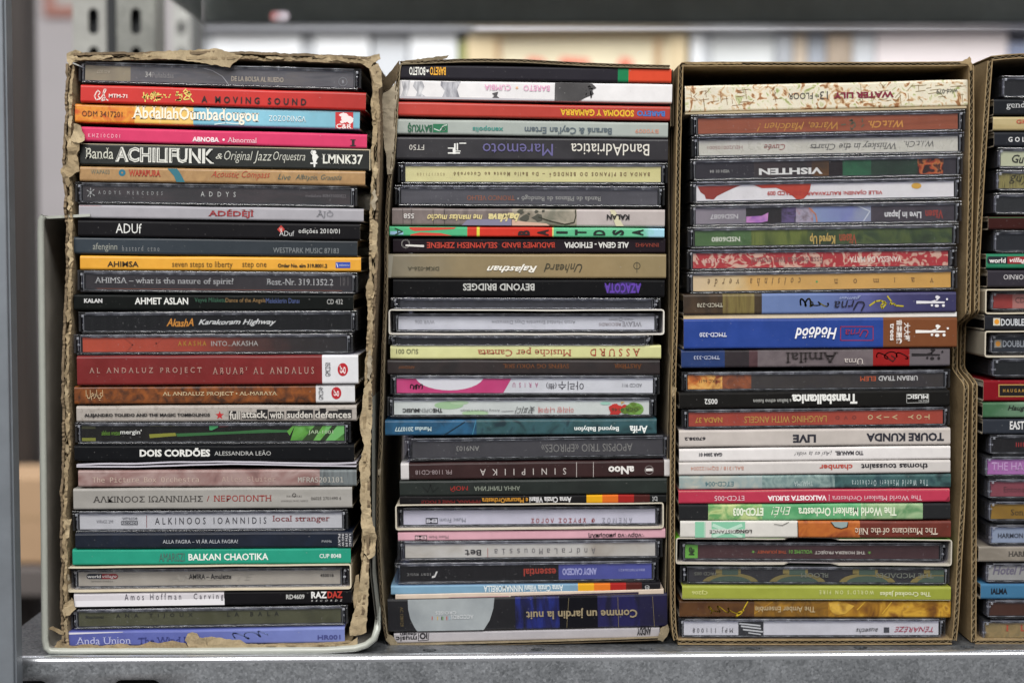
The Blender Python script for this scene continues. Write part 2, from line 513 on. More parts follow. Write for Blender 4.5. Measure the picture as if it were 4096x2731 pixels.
vs = [face3(X0 + (X1 - X0) * i / 12, z, 0) for i in range(13) for z in (-.022, -.045)]
lip.add(vs, [(2 * i, 2 * i + 1, 2 * i + 3, 2 * i + 2) for i in range(12)], STEEL_FACE)
lo_ = lip.build('front_lip', rack, smooth=True)
# upper shelf
up = MB()
UZ, UL = .368, -.215
sz = at(1118, 66, .4)
up.box(UL - RL.x, .62 - RL.x, -.02 - RL.y, .40 - RL.y, UZ, UZ + .0012, STEEL_LIGHTENED)
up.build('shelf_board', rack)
fl = MB()
fl.box(UL - RL.x, sz.x - .012 - RL.x, .400 - RL.y, .4014 - RL.y, .3412, UZ + .001, STEEL_LIGHTENED); fl.box(sz.x + .012 - RL.x, .62 - RL.x, .400 - RL.y, .4014 - RL.y, .3412, UZ + .001, STEEL_LIGHTENED)
plate_cell(fl, sz.x - .012, sz.x + .012, .3412, UZ + .001, stadium(sz.x, sz.z, .0135, .0072), lambda a_, b_, t: (a_ - RL.x, .400 + t - RL.y, b_), .0014, STEEL_LIGHTENED)
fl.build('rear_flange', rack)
fl = MB(); fl.box(UL - RL.x + .001, .62 - RL.x, .385 - RL.y, .399 - RL.y, .3396, .3409, STEEL)
fl.build('flange_lip', rack)
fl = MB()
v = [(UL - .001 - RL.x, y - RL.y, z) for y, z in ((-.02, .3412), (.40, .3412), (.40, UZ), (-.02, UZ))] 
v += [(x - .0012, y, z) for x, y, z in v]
fl.add(v, [(0, 1, 2, 3), (7, 6, 5, 4), (0, 4, 5, 1), (2, 6, 7, 3)], STEEL_LIGHTENED)
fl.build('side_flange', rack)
# posts
def slotted_post(name, xl, xr, y, z0, z1, pitch, zoff, sw, shh, mat, flange=.03, flange_left=False):
    mb = MB()
    z = z0
    while z < z1:
        plate_cell(mb, xl, xr, z, z + pitch, stadium((xl + xr) / 2 + zoff, z + pitch / 2, sw, shh), lambda a, b, t: (a - RL.x, y + t - RL.y, b), .0018, mat)
        z += pitch
    o = mb.build(name, rack)
    for fx, m_ in ((xl, mat), (xr, mat)):
        mb = MB(); mb.box(fx - .0009 - RL.x, fx + .0009 - RL.x, y + .002 - RL.y, y + flange - RL.y, z0, z, m_); mb.build('post_flange', o)
    mb = MB(); mb.box(xl - RL.x, xr - RL.x, y + flange * .35 - RL.y, y + flange * .35 + .002 - RL.y, z0, z, SHADE_DARK); mb.build('shade_backing', o)  # dark sheet behind the slots as painted shade
    return o
    mb.box(fx - .0009 - RL.x, fx + .0009 - RL.x, y - RL.y, y + flange - RL.y, z0, z, mat)
    return mb.build(name, rack)
# front post, its slots hidden behind the picture's edge
pL = MB()
xr_ = at(32, 1365, -.040).x
pL.box(xr_ - .045 - RL.x, xr_ - RL.x, -.040 - RL.y, -.0382 - RL.y, -.06, .42, STEEL_POST, .0006)
pL.box(xr_ - .0010 - RL.x, xr_ + .0008 - RL.x, -.0380 - RL.y, -.0300 - RL.y, -.06, .42, STEEL_POST)
pL.build('front_post', rack)
a0, a1 = at(292, 100, .40), at(432, 100, .40)
zs = at(360, 86, .40).z
slotted_post('rear_post', a0.x, a1.x, .40, zs - .01325 - .0265 * 16, .52, .0265, .002, .0072, .0182, PALE_STEEL, .03)
a0, a1 = at(468, 100, .39), at(618, 100, .39)
zs = at(540, 86, .39).z
slotted_post('rear_post', a0.x, a1.x, .39, zs - .01325 - .0265 * 16, .52, .0265, 0.0, .0072, .0182, galvanised('worn_post_steel', '#6d6e6a', '#93948e', .55, metal=.2), .03)

a0, a1 = at(430, 100, .405), at(474, 100, .405)
mb = MB(); mb.box(a0.x + .001 - RL.x, a1.x - RL.x, .398 - RL.y, .43 - RL.y, -.1, .5, SHADE_DARK); mb.build('shade_bar', rack)  # dark bar stands in for the shaded gap between the posts
mb = MB(); mb.box(X0 - RL.x, X1 - RL.x, .0135 - RL.y, .0145 - RL.y, -.045, -.002, SHADE_DARK); mb.box(X0 - RL.x, X1 - RL.x, -.003 - RL.y, .012 - RL.y, -.0445, -.0435, SHADE_DARK); mb.build('shade_plate', rack)  # added dark plates, so lip slots and shelf holes look shaded
# second rack beyond
rack2 = empty('shelving_rack', (0, 1.3, 0))
tag(rack2, 'blurred second steel rack standing against the wall behind the boxes', 'shelving rack')
RL_b, RL = RL, Vector((0, 1.3, 0))
a0, a1 = at(688, 100, 1.0), at(760, 100, 1.0)
mb = MB()
z = 0
for k in range(28):
    plate_cell(mb, a0.x, a1.x, z, z + .03, stadium((a0.x + a1.x) / 2, z + .015, .008, .0155), lambda a, b, t: (a, 1.0 + t - 1.3, b), .0018, PALE_STEEL)
    z += .03
mb.box(a0.x, a1.x, 1.012 - 1.3, 1.014 - 1.3, 0, z, SHADE_DARK)  # dark backing in place of shade behind these slots
mb.box(a1.x, a1.x + .010, 1.0 - 1.3, 1.03 - 1.3, 0, z, simple('dim_post_side', '#4c4d4c', .6))
o = mb.build('rear_post', rack2)
o.location.z = -.1
mb = MB()
c0, c1 = at(1900, 121, 1.32), at(4500, 104, 1.32)
v = []
for c in (c0, c1):
    for y, z in ((1.30, c.z), (1.30, c.z + .020), (1.75, c.z + .020), (1.75, c.z)): v.append((c.x if c is c0 else .95, y - 1.3, z))
mb.add(v, [(0, 4, 5, 1), (1, 5, 6, 2), (2, 6, 7, 3), (0, 3, 7, 4), (0, 1, 2, 3), (7, 6, 5, 4)], simple('white_shelf_edge', '#f0f0f6', .5))
mb.build('shelf_board', rack2)
mb = MB(); ca = at(812, 118, 1.32); mb.box(ca.x, c0.x - .0005, .01, .44, c0.z - .002, c0.z + .012, simple('dimmed_shelf_edge', '#7c7d82', .5)); mb.build('shelf_board', rack2)  # same shelf carried on to the left, its dimmer light painted as grey
mb = MB(); mb.box(-.55, 1.0, 0, .45, -.02, .0, PALE_STEEL); mb.build('shelf_board', rack2)
RL = RL_b

# wall, floor
mb = MB()
mb.box(-3, 3, 2.6, 2.65, -1.0, 2.4, simple('white_wall_paint', '#c9c3c4', .8, nscale=3, namt=.06))
tag(mb.build('wall'), kind='structure')
mb = MB(); mb.box(-3, 3, -3, 2.7, -1.03, -1.0, simple('grey_floor', '#8b8786', .6, nscale=4, namt=.2)); tag(mb.build('floor'), kind='structure')

# things on the second rack, and near the left edge of the picture
def block(name, label, cat, x0, x1, y0p, y1p, Y, d, mat, grp=None, extra=None):
    p0, p1 = at(x0, y0p, Y), at(x1, y1p, Y)
    zb = 0.0
    r = empty(name, ((p0.x + p1.x) / 2, Y, zb)); tag(r, label, cat, grp)
    w = (p1.x - p0.x) / 2; h = p0.z - zb
    mb = MB(); mb.box(-w, w, 0, d, 0, h, mat, .002); mb.build('body' if not extra else 'cover', r)
    if extra: extra(r, w, h)
    return r
def pages(r, w, h):
    mb = MB(); mb.box(-w * .8, w * .8, -.0012, -.0002, h * .55, h * .8, simple('label_paper', '#dcdcdc', .7)); mb.build('spine_label', r)
GB = 'office folders on the rack behind'
W1 = simple('white_folder_board', '#e2e4e6', .5, nscale=14, namt=.08); W2 = simple('grey_folder_board', '#c6c9cd', .5, nscale=14, namt=.1)
fld = [(845, 1205, 'white_folder', W1, 'widest white folder behind the torn left box'), (1212, 1250, 'folder', W2, 'narrow grey folder between two white folders behind the left box'),
       (1254, 1480, 'white_folder', W1, 'white folder behind the right end of the torn left box'), (1490, 1632, 'folder', W2, 'grey folder behind the gap between the first two boxes'),
       (1638, 1828, 'white_folder', W1, 'white folder beside the pale wooden chest')]
for i, (a, b, n_, m, l) in enumerate(fld):
    block('office_folder', l, 'folder', a, b, 118 + (i % 3) * 5, 260, 1.325 + (i % 2) * .006, .25, m, GB, pages)
GR = simple('grey_book_cloth', '#a0a3a8', .6); TN = simple('tan_book_cloth', '#bdae9c', .6); BL = simple('blue_grey_book_cloth', '#a6acb6', .6); BR = simple('brown_book_cloth', '#a39382', .6, nscale=30, namt=.2)
PW = simple('pale_board', '#dcdfdf', .6, nscale=20, namt=.08)
for i, (a, b, m, l) in enumerate([(2765, 2812, W1, 'white folder just right of the pale wooden chest'), (2814, 2842, W2, 'thin grey folder above the third box of CDs'), (2846, 3098, PW, 'broad pale folder above the third box of CDs'),
        (3104, 3170, GR, 'grey book leftmost of the coloured books behind the third box'), (3174, 3228, TN, 'tan book between grey and blue books behind the third box'), (3232, 3305, BL, 'blue grey book beside the brown one behind the third box'),
        (3310, 3408, BR, 'brown book behind the third box'), (3412, 3500, W2, 'light grey book right of the brown book behind the third box')]):
    block('office_folder' if i < 3 else 'book', l, 'folder' if i < 3 else 'book', a, b, 126 + (i * 7) % 11, 260, 1.325 + (i % 3) * .005, .22, m, GB if i < 3 else 'books on the rack behind', pages)
# wooden chest with red print
cream, wood, wood2, redm = simple('cream_front', '#ddd2b4', .6, nscale=20, namt=.08), simple('pale_wood', '#d2bf9a', .6, nscale=40, namt=.15, stretch=(1, 1, .1)), simple('brown_wood', '#b0916c', .6), simple('red_print', '#d9705a', .6)
p0, p1 = at(1868, 130, 1.325), at(2748, 130, 1.325)
ch = empty('wooden_chest', ((p0.x + p1.x) / 2, 1.325, 0)); tag(ch, 'blurred pale wooden chest with red print behind the second box', 'chest')
w = (p1.x - p0.x) / 2; h = p0.z
mb = MB(); mb.box(-w, w, .006, .25, 0, h, cream); mb.build('body', ch)
for xa, xb, m in ((-w, -w + .036, wood), (w - .022, w, wood)):
    mb = MB(); mb.box(xa, xb, -.002, .006, 0, h, m, .001); mb.build('side_board', ch)
mb = MB(); mb.box(-w + .036, w - .022, -.001, .005, h - .006, h, wood, .001); mb.build('top_rail', ch)
for xp in (1990, 2632):
    xx = at(xp, 130, 1.325).x - ch.location.x
    mb = MB(); mb.box(xx - .0045, xx + .0045, .0, .0055, 0, h - .007, wood2, .001); mb.build('upright', ch)
for xa, xb in ((2085, 2190), (2215, 2370), (2455, 2540)):
    q0, q1 = at(xa, 228, 1.325), at(xb, 300, 1.325)
    mb = MB(); mb.poly([(x - ch.location.x, z) for x, z in ((q0.x, q1.z), (q1.x, q1.z), (q1.x - .004, q0.z - .003), (q0.x + .01, q0.z))], .0048, redm); mb.build('red_lettering', ch)
block('bright_backdrop', 'broad pinkish white cabinet added to brighten the wall above the third and fourth boxes', 'backdrop', 3506, 4030, 124, 260, 1.33, .3, simple('pinkish_white_panel', '#ddd4d4', .6, nscale=6, namt=.06), None, pages)  # panel added to brighten a bare stretch of wall
pl = block('small_box', 'small green and yellow carton left of the pale wooden chest', 'carton', 1834, 1866, 165, 260, 1.328, .08, simple('green_carton', '#9a9f5c', .6, nscale=50, namt=.4))
bl = block('blue_carton', 'blurred blue carton at the far right above the fourth box', 'carton', 4035, 4300, 172, 330, 1.33, .2, simple('blue_carton_board', '#7f88a0', .6))
block('office_folder', 'dim grey folder beside the slotted post of the far rack', 'folder', 806, 842, 112, 260, 1.328, .2, W2, GB, pages)
# picture frame on the wall, top left
p0, p1 = at(172, -160, 2.58), at(440, 65, 2.58)
fr = empty('picture_frame', ((p0.x + p1.x) / 2 + .04, 2.58, p1.z)); tag(fr, 'blurred salmon coloured frame on the white wall at the top left', 'frame')
sal = simple('salmon_frame', '#bd8578', .6)
hw = (p1.x - p0.x) / 2 + .04; hh = p0.z - p1.z; t_ = .022
for bx in ((-hw, hw, 0, t_), (-hw, hw, hh - t_, hh), (-hw, -hw + t_, t_, hh - t_), (hw - t_, hw, t_, hh - t_)):
    mb = MB(); mb.box(bx[0], bx[1], 0, .015, bx[2], bx[3], sal, .002); mb.build('frame_bar', fr)
mb = MB(); mb.box(-hw + t_, hw - t_, .006, .012, t_, hh - t_, simple('frame_sheet', '#c4c3bf', .7)); mb.build('picture_sheet', fr)
# dark post and tan carton seen through the gap at the left
q0, q1 = at(20, 0, .9), at(96, 0, .9)
dk = empty('dark_post', ((q0.x + q1.x) / 2, .9, -1.0)); tag(dk, 'blurred dark brown upright between the near steel post and the white wall', 'post')
w = (q1.x - q0.x) / 2
mb = MB(); mb.box(-w, w, 0, .04, 0, 1.75, simple('dark_brown_wood', '#2c2420', .6), .003); mb.build('shaft', dk)
q0, q1 = at(-200, 1905, .80), at(700, 2255, .80)
tb = empty('cardboard_carton', ((q0.x + q1.x) / 2, .80, q1.z)); tag(tb, 'blurred tan carton in the gap between the steel post and the white tray', 'carton')
w = (q1.x - q0.x) / 2; mb = MB(); mb.box(-w, w, 0, .09, 0, q0.z - q1.z, simple('tan_carton_board', '#c9a682', .7, nscale=8, namt=.1), .003); mb.build('body', tb)
mb = MB(); mb.box(-w, w, -.0005, 0, (q0.z - q1.z) * .52, (q0.z - q1.z) * .56, simple('carton_tape', '#bfa07c', .4)); mb.build('tape', tb)
st = empty('side_table', ((q0.x + q1.x) / 2, .96, -1)); tag(st, 'dim grey table under the blurred tan carton', 'table')
mb = MB(); mb.box(-.35, .35, -.17, .3, q1.z + 1 - .03, q1.z + .9985, simple('grey_table_top', '#6d6663', .6), .003); mb.build('table_top', st)
for sx in (-.3, .3):
    for sy in (-.13, .26):
        mb = MB(); mb.box(sx - .015, sx + .015, sy - .015, sy + .015, 0, q1.z + .97, STEEL_LIGHTENED); mb.build('leg', st)
# small red and white carton on the far shelf, seen through the hole in the flange
c = at(1118, 66, 1.38)
sk = empty('small_carton', (c.x, 1.38, c0.z + .012)); tag(sk, 'red and white carton on the far shelf, seen through a hole in the dark beam', 'carton')
hh = c.z - sk.location.z + .03
mb = MB(); mb.box(-.030, -.004, 0, .05, 0, hh, simple('red_carton_board', '#8c3a32', .6), .001); mb.build('red_side', sk)
mb = MB(); mb.box(-.0035, .030, 0, .05, 0, hh, simple('pinkish_carton_board', '#a59aa0', .6), .001); mb.build('white_side', sk)

# ------------------------------------------------------------------ white tray round the left box
TY = -.0165
TR = at(170, 2612, TY)
tray = empty('white_tray', (TR.x, TY, 0)); tag(tray, 'white enamelled metal tray with rounded corners round the torn left box', 'metal tray')
WHITE = simple('white_enamel', '#b2b5ac', .3, spec=.6, nscale=40, namt=.08)
TRAY_IN = simple('tray_lining', '#aeaaa2', .45, nscale=30, namt=.3)
path = [(292, 852), (262, 853), (240, 855), (172, 864), (162, 880), (160, 930), (163, 1200), (168, 1700), (174, 2200), (177, 2560), (182, 2592), (200, 2612), (240, 2620), (700, 2615), (1300, 2602), (1420, 2594), (1465, 2580), (1496, 2555), (1508, 2515), (1500, 2440), (1484, 2300), (1482, 1900), (1480, 1500), (1480, 1200)]
P3 = [at(x, y, TY) for x, y in path]
P3 = [Vector((p.x, 0, max(p.z, .0009))) - Vector((TR.x, 0, 0)) for p in P3]
def sweep(mb, pts, prof, mat, closed=False, taper=None):
    """prof = [(offset outward, y)] swept along pts in the x-z plane"""
    n = len(pts); rows = []
    for i, p in enumerate(pts):
        s_ = taper(i, n) if taper else 1
        t = (pts[min(i + 1, n - 1)] - pts[max(i - 1, 0)]); t.normalize()
        nrm = Vector((t.z, 0, -t.x))
        rows.append([(p.x + nrm.x * o * s_, (y if s_ == 1 else y + .022), p.z + nrm.z * o * s_) for o, y in prof])
    m = len(prof); v = [q for r in rows for q in r]; f = []
    for i in range(n - 1):
        for k in range(m - (0 if closed else 1)):
            f.append((i * m + k, i * m + (k + 1) % m, (i + 1) * m + (k + 1) % m, (i + 1) * m + k))
    mb.add(v, f, mat)
mb = MB()
sweep(mb, P3[3:], [(-.0005, .002), (-.0005, .19)], TRAY_IN); mb.build('lining', tray, smooth=True)
mb = MB()
sweep(mb, P3[3:], [(.0005, .002), (.0005, .19)], WHITE); mb.build('wall', tray, smooth=True)
mb = MB()
sweep(mb, P3[3:], [(cos(a) * .0016, .0012 + sin(a) * .0018) for a in [2 * pi * k / 10 for k in range(10)]], WHITE, closed=True, taper=lambda i, n: 1 if i < n - 5 else .4); mb.build('rolled_rim', tray, smooth=True)
mb = MB()
zt = P3[3].z; x1_ = P3[-1].x
mb.box(P3[4].x, x1_, .186, .1872, .001, zt, TRAY_IN); mb.build('back_panel', tray)
mb = MB()
v = [(P3[3].x, .003, zt), (P3[3].x + .02, .003, zt + .001), (P3[3].x + .02, .186, zt + .001), (P3[3].x, .186, zt)]
mb.add(v + [(a, b, c - .0012) for a, b, c in v], [(0, 1, 2, 3), (7, 6, 5, 4), (0, 4, 5, 1), (3, 2, 6, 7), (1, 5, 6, 2), (0, 3, 7, 4)], WHITE); mb.build('top_fold', tray)
# ------------------------------------------------------------------ cardboard boxes
def kraft(name, c, c2, namt=.22):
    k = ('kraft', name)
    if k in MATS: return MATS[k]
    m, nt, bs = newmat(name)
    tc = nd(nt, 'ShaderNodeTexCoord'); mp = nd(nt, 'ShaderNodeMapping'); mp.inputs['Scale'].default_value = (1, .35, 1)
    nt.links.new(tc.outputs['Object'], mp.inputs['Vector'])
    n = nd(nt, 'ShaderNodeTexNoise', Scale=60.0, Detail=8.0, Roughness=.7); n2 = nd(nt, 'ShaderNodeTexNoise', Scale=900.0, Detail=5.0, Roughness=.8)
    for q in (n, n2): nt.links.new(mp.outputs[0], q.inputs['Vector'])
    ad = nd(nt, 'ShaderNodeMath', operation='MULTIPLY_ADD'); ad.inputs[1].default_value = .6
    nt.links.new(n2.outputs['Fac'], ad.inputs[0]); nt.links.new(n.outputs['Fac'], ad.inputs[2])
    cr = nd(nt, 'ShaderNodeValToRGB'); e = cr.color_ramp.elements
    e[0].position, e[0].color = .55, lin(c2); e[1].position, e[1].color = 1.0, lin(c)
    nt.links.new(ad.outputs[0], cr.inputs[0]); nt.links.new(cr.outputs[0], bs.inputs['Base Color'])
    bs.inputs['Roughness'].default_value = .9; bs.inputs['Specular IOR Level'].default_value = .2
    b = nd(nt, 'ShaderNodeBump', Strength=.5, Distance=.0006)
    nt.links.new(ad.outputs[0], b.inputs['Height']); nt.links.new(b.outputs[0], bs.inputs['Normal'])
    MATS[k] = m; return m
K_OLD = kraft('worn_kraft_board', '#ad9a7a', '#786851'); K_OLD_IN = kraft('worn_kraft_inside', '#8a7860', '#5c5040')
K_TORN = kraft('torn_kraft_paper', '#bfad8c', '#8f7e64'); K_NEW = kraft('kraft_board', '#a28c69', '#796649'); K_FLUTE = kraft('corrugated_fluting', '#9c8c70', '#6e604c')
K_GREY = kraft('greyish_torn_paper', '#b0a48e', '#8b8070')

def resample(pts, step):
    out = [Vector(pts[0])]
    for a, b in zip(pts[:-1], pts[1:]):
        a, b = Vector(a), Vector(b); l = (b - a).length; n = max(1, int(round(l / step)))
        for i in range(1, n + 1): out.append(a + (b - a) * i / n)
    return out
def smooth_path(pts, it=1):
    for _ in range(it):
        q = [pts[0]]
        for a, b in zip(pts[:-1], pts[1:]):
            a, b = Vector(a), Vector(b); q += [a * .75 + b * .25, a * .25 + b * .75]
        q.append(pts[-1]); pts = q
    return pts

def panel(root, name, path, Y, th, depth, outer, inner, rag, seed, yoff=None, period=.0030, step=.0009, root_loc=None, gap=0.0):
    """one corrugated wall: two liners and the wave between them; path in pixels, seen at depth Y; rag = how ragged the front edge is"""
    rl = root_loc
    pts = [at(x, y, Y) for x, y in path]
    pts = resample(smooth_path([Vector((p.x - rl.x, 0, p.z - rl.z)) for p in pts], 2), step)
    n = len(pts); s = 0.0; S = []
    for i, p in enumerate(pts):
        if i: s += (p - pts[i - 1]).length
        S.append(s)
    L = s
    nr = []
    for i in range(n):
        t = pts[min(i + 1, n - 1)] - pts[max(i - 1, 0)]; t.normalize(); nr.append(Vector((t.z, 0, -t.x)))
    def yf(i, k):
        a = S[i]
        base = yoff(a / L) if yoff else 0.0
        if rag <= 0: return base + .00012 * noise.noise((a * 900, k * 3.1, seed))
        big = noise.noise((a * 60, k * 7.7, seed)); med = noise.noise((a * 260, k * 3.3, seed + 5)); fine = noise.noise((a * 1100, k, seed + 9))
        return base + rag * (max(0, big) * 1.6 + .55 * med + .4 * fine)
    def wob(i, k):
        a = S[i]
        return rag * .35 * (noise.noise((a * 120, k * 5.5, seed + 2)) + .6 * noise.noise((a * 520, k * 2.5, seed + 3))) if rag > 0 else .00008 * noise.noise((a * 200, 0, seed))
    mb = MB(); lt = min(.00045, th * .22) if rag < .001 else th * .34
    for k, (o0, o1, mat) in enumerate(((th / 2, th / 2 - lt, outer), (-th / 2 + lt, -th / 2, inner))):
        v, f = [], []
        for i in range(n):
            p, q, y, w = pts[i], nr[i], yf(i, k + 1), wob(i, k + 1)
            for o, yy in ((o0, y), (o1, y), (o1, y + .006), (o1, depth), (o0, depth), (o0, y + .006)):
                ww = w if yy < .004 + y else 0
                v.append((p.x + q.x * (o + ww), yy, p.z + q.z * (o + ww)))
        for i in range(n - 1):
            for j in range(6):
                f.append((i * 6 + j, i * 6 + (j + 1) % 6, (i + 1) * 6 + (j + 1) % 6, (i + 1) * 6 + j))
        f += [tuple(range(6)), tuple((n - 1) * 6 + j for j in range(5, -1, -1))]
        mb.add(v, f, mat)
    if th > .0014:
        v, f = [], []; amp = th / 2 - lt - .00012; ft = .00022
        for i in range(n):
            ph = 2 * pi * S[i] / period
            a = amp * sin(ph) * (1 if rag <= 0 else .75 + .3 * noise.noise((S[i] * 90, 3, seed)))
            y = yf(i, 5) + (.0002 if rag <= 0 else .0004); w = wob(i, 5) * .6
            p, q = pts[i], nr[i]
            for o, yy in ((a + ft / 2, y), (a - ft / 2, y), (a - ft / 2, min(depth - .001, .03)), (a + ft / 2, min(depth - .001, .03))):
                v.append((p.x + q.x * (o + w), yy, p.z + q.z * (o + w)))
        for i in range(n - 1):
            for j in range(4):
                f.append((i * 4 + j, i * 4 + (j + 1) % 4, (i + 1) * 4 + (j + 1) % 4, (i + 1) * 4 + j))
        mb.add(v, f, K_FLUTE)
    return mb.build(name, root)

def sheet(root, name, poly, Y, rl, mat, amp=.0012, thick=.0005, curl=0.0, seed=0, lean=None):
    """a torn sheet: outline in pixels, crumpled in depth"""
    pts = [at(x, y, Y) for x, y in poly]
    P2 = [Vector((p.x - rl.x, p.z - rl.z)) for p in pts]
    # ragged outline
    r = random.Random(seed); out = []
    for a, b in zip(P2, P2[1:] + P2[:1]):
        l = (b - a).length; n = max(1, int(l / .0011)); nn = Vector((b.y - a.y, a.x - b.x)) / max(l, 1e-6)
        for i in range(n):
            out.append(a + (b - a) * (i / n) + nn * (r.uniform(-1, 1) * .00028 if i else 0))
    x0, x1 = min(p.x for p in out), max(p.x for p in out); z0, z1 = min(p.y for p in out), max(p.y for p in out)
    inner = []
    st = .0019
    x = x0 + st / 2
    while x < x1:
        z = z0 + st / 2
        while z < z1: inner.append(Vector((x + r.uniform(-.3, .3) * st, z + r.uniform(-.3, .3) * st))); z += st
        x += st
    from mathutils.geometry import intersect_point_tri_2d
    vv, ee, ff = delaunay_2d_cdt(out + inner, [(i, (i + 1) % len(out)) for i in range(len(out))], [list(range(len(out)))], 1, 1e-6)[:3]
    def yy(p):
        a = noise.noise((p.x * 130, p.y * 130, seed)) + .5 * noise.noise((p.x * 330, p.y * 330, seed + 4))
        b = lean(p) if lean else 0
        return a * amp + b
    n = len(vv); v = [(p.x, yy(p), p.y) for p in vv] + [(p.x, yy(p) + thick, p.y) for p in vv]
    cnt = {}
    for t in ff:
        for i in range(len(t)):
            e = (t[i], t[(i + 1) % len(t)]); k = tuple(sorted(e)); cnt.setdefault(k, []).append(e)
    f = [tuple(t) for t in ff] + [tuple(n + i for i in reversed(t)) for t in ff] + [(e[0][0], e[0][0] + n, e[0][1] + n, e[0][1]) for e in cnt.values() if len(e) == 1]
    mb = MB(); mb.add(v, f, mat)
    return mb.build(name, root)

def frayed(root, path, Y, rl, seed, cover=.6, w=13, mats=None):
    """scraps of peeled liner hanging along a torn edge"""
    r = random.Random(seed); P_ = resample([Vector((x, y, 0)) for x, y in path], 8); n = len(P_); i = r.randint(0, 6); k = 0
    while i < n - 6:
        L = r.randint(5, 16); j = min(n - 1, i + L)
        a, b = [], []
        for q in range(i, j + 1):
            t = P_[min(q + 1, n - 1)] - P_[max(q - 1, 0)]; t.normalize(); nx, ny = t.y, -t.x
            e = sin(pi * (q - i) / (j - i)) ** .5; o = noise.noise((q * .35, seed, k)) * 9
            a.append((P_[q].x + nx * (o + w * e * r.uniform(.45, 1)), P_[q].y + ny * (o + w * e * r.uniform(.45, 1))))
            b.append((P_[q].x + nx * (o - w * e * r.uniform(.45, 1)), P_[q].y + ny * (o - w * e * r.uniform(.45, 1))))
        pl_ = a + b[::-1]
        pl_ = [p for m_, p in enumerate(pl_) if hypot(p[0] - pl_[m_ - 1][0], p[1] - pl_[m_ - 1][1]) > .5]
        try: sheet(root, 'torn_flap', pl_, Y - r.uniform(0, .001), rl, r.choice(mats), .0014, seed=seed * 7 + k)
        except Exception as ex: print('flap', ex)
        i = j + (r.randint(1, 5) if r.random() < cover else r.randint(5, 16)); k += 1

def cbox(label, locpx, Y):
    c = at(*locpx, Y); loc = Vector((c.x, Y, 0.0))
    r = empty('cardboard_box', loc); tag(r, label, 'cardboard box', 'cardboard boxes of CDs on the shelf')
    return r, loc
DEP = .152
# --- left box, torn
Y1 = -.0150
b1, l1 = cbox('leftmost cardboard box of CDs, torn ragged on every edge, inside the white tray', (860, 2600), Y1)
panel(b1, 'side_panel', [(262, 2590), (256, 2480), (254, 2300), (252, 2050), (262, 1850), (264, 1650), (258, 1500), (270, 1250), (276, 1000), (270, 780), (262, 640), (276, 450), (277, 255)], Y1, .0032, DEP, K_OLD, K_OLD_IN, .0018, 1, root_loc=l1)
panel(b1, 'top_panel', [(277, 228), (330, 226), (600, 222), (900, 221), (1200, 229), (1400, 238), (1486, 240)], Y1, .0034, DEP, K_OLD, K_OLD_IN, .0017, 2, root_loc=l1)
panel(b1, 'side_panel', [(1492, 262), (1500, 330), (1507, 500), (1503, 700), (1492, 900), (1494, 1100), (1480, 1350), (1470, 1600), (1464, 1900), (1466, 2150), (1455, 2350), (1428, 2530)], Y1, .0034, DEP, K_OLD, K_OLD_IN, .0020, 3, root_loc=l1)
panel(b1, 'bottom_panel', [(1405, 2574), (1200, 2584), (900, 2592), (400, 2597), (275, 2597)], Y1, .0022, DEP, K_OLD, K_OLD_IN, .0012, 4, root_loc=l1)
T = lambda t, q: [px(t, x, y) for x, y in q]
fY = Y1 - .0016
sheet(b1, 'torn_flap', T('A1', [(585, 66), (700, 44), (900, 36), (1030, 30), (1130, 22), (1185, 42), (1320, 78), (1250, 128), (1225, 162), (1150, 150), (1020, 128), (900, 112), (760, 98), (640, 82)]), fY, l1, K_TORN, .0010, seed=1)
sheet(b1, 'torn_flap', T('A1', [(2060, 84), (2150, 78), (2200, 84), (2310, 62), (2318, 100), (2262, 130), (2240, 170), (2180, 135), (2110, 118)]), fY, l1, K_TORN, .0018, seed=2)
sheet(b1, 'torn_flap', T('A1', [(1830, 70), (1990, 78), (2080, 88), (2090, 130), (1960, 104), (1850, 92)]), fY, l1, K_OLD, .0012, seed=22)
sheet(b1, 'torn_flap', T('A1', [(40, 60), (105, 32), (150, 50), (110, 70), (130, 108), (85, 118), (60, 150), (42, 118)]), fY, l1, K_TORN, .0018, seed=3)
sheet(b1, 'torn_flap', T('A1', [(92, 566), (140, 580), (152, 622), (168, 648), (172, 690), (130, 712), (96, 704), (66, 690), (84, 640)]), fY, l1, K_TORN, .0015, seed=4)
sheet(b1, 'torn_flap', T('A1', [(28, 640), (62, 668), (92, 705), (140, 706), (132, 760), (112, 800), (128, 860), (132, 915), (96, 930), (60, 960), (68, 1000), (50, 1030), (12, 950), (0, 900), (42, 860), (52, 780), (48, 705)]), fY, l1, K_OLD, .0018, seed=5)
sheet(b1, 'torn_flap', T('A1', [(2236, 160), (2300, 130), (2325, 200), (2330, 300), (2290, 330), (2262, 250)]), fY, l1, K_TORN, .0016, seed=6)
sheet(b1, 'torn_flap', T('A1', [(2262, 250), (2300, 300), (2310, 480), (2290, 700), (2262, 760), (2258, 500)]), fY, l1, K_OLD, .0010, seed=16)
sheet(b1, 'torn_flap', T('A2', [(2240, 20), (2262, 30), (2300, 60), (2290, 200), (2300, 330), (2272, 345), (2240, 240), (2256, 120)]), fY, l1, K_TORN, .0016, seed=7)
sheet(b1, 'torn_flap', T('A2', [(2250, 420), (2270, 520), (2258, 640), (2262, 900), (2256, 1020), (2226, 1010), (2240, 820), (2214, 600), (2210, 520)]), fY, l1, K_OLD, .0012, seed=17)
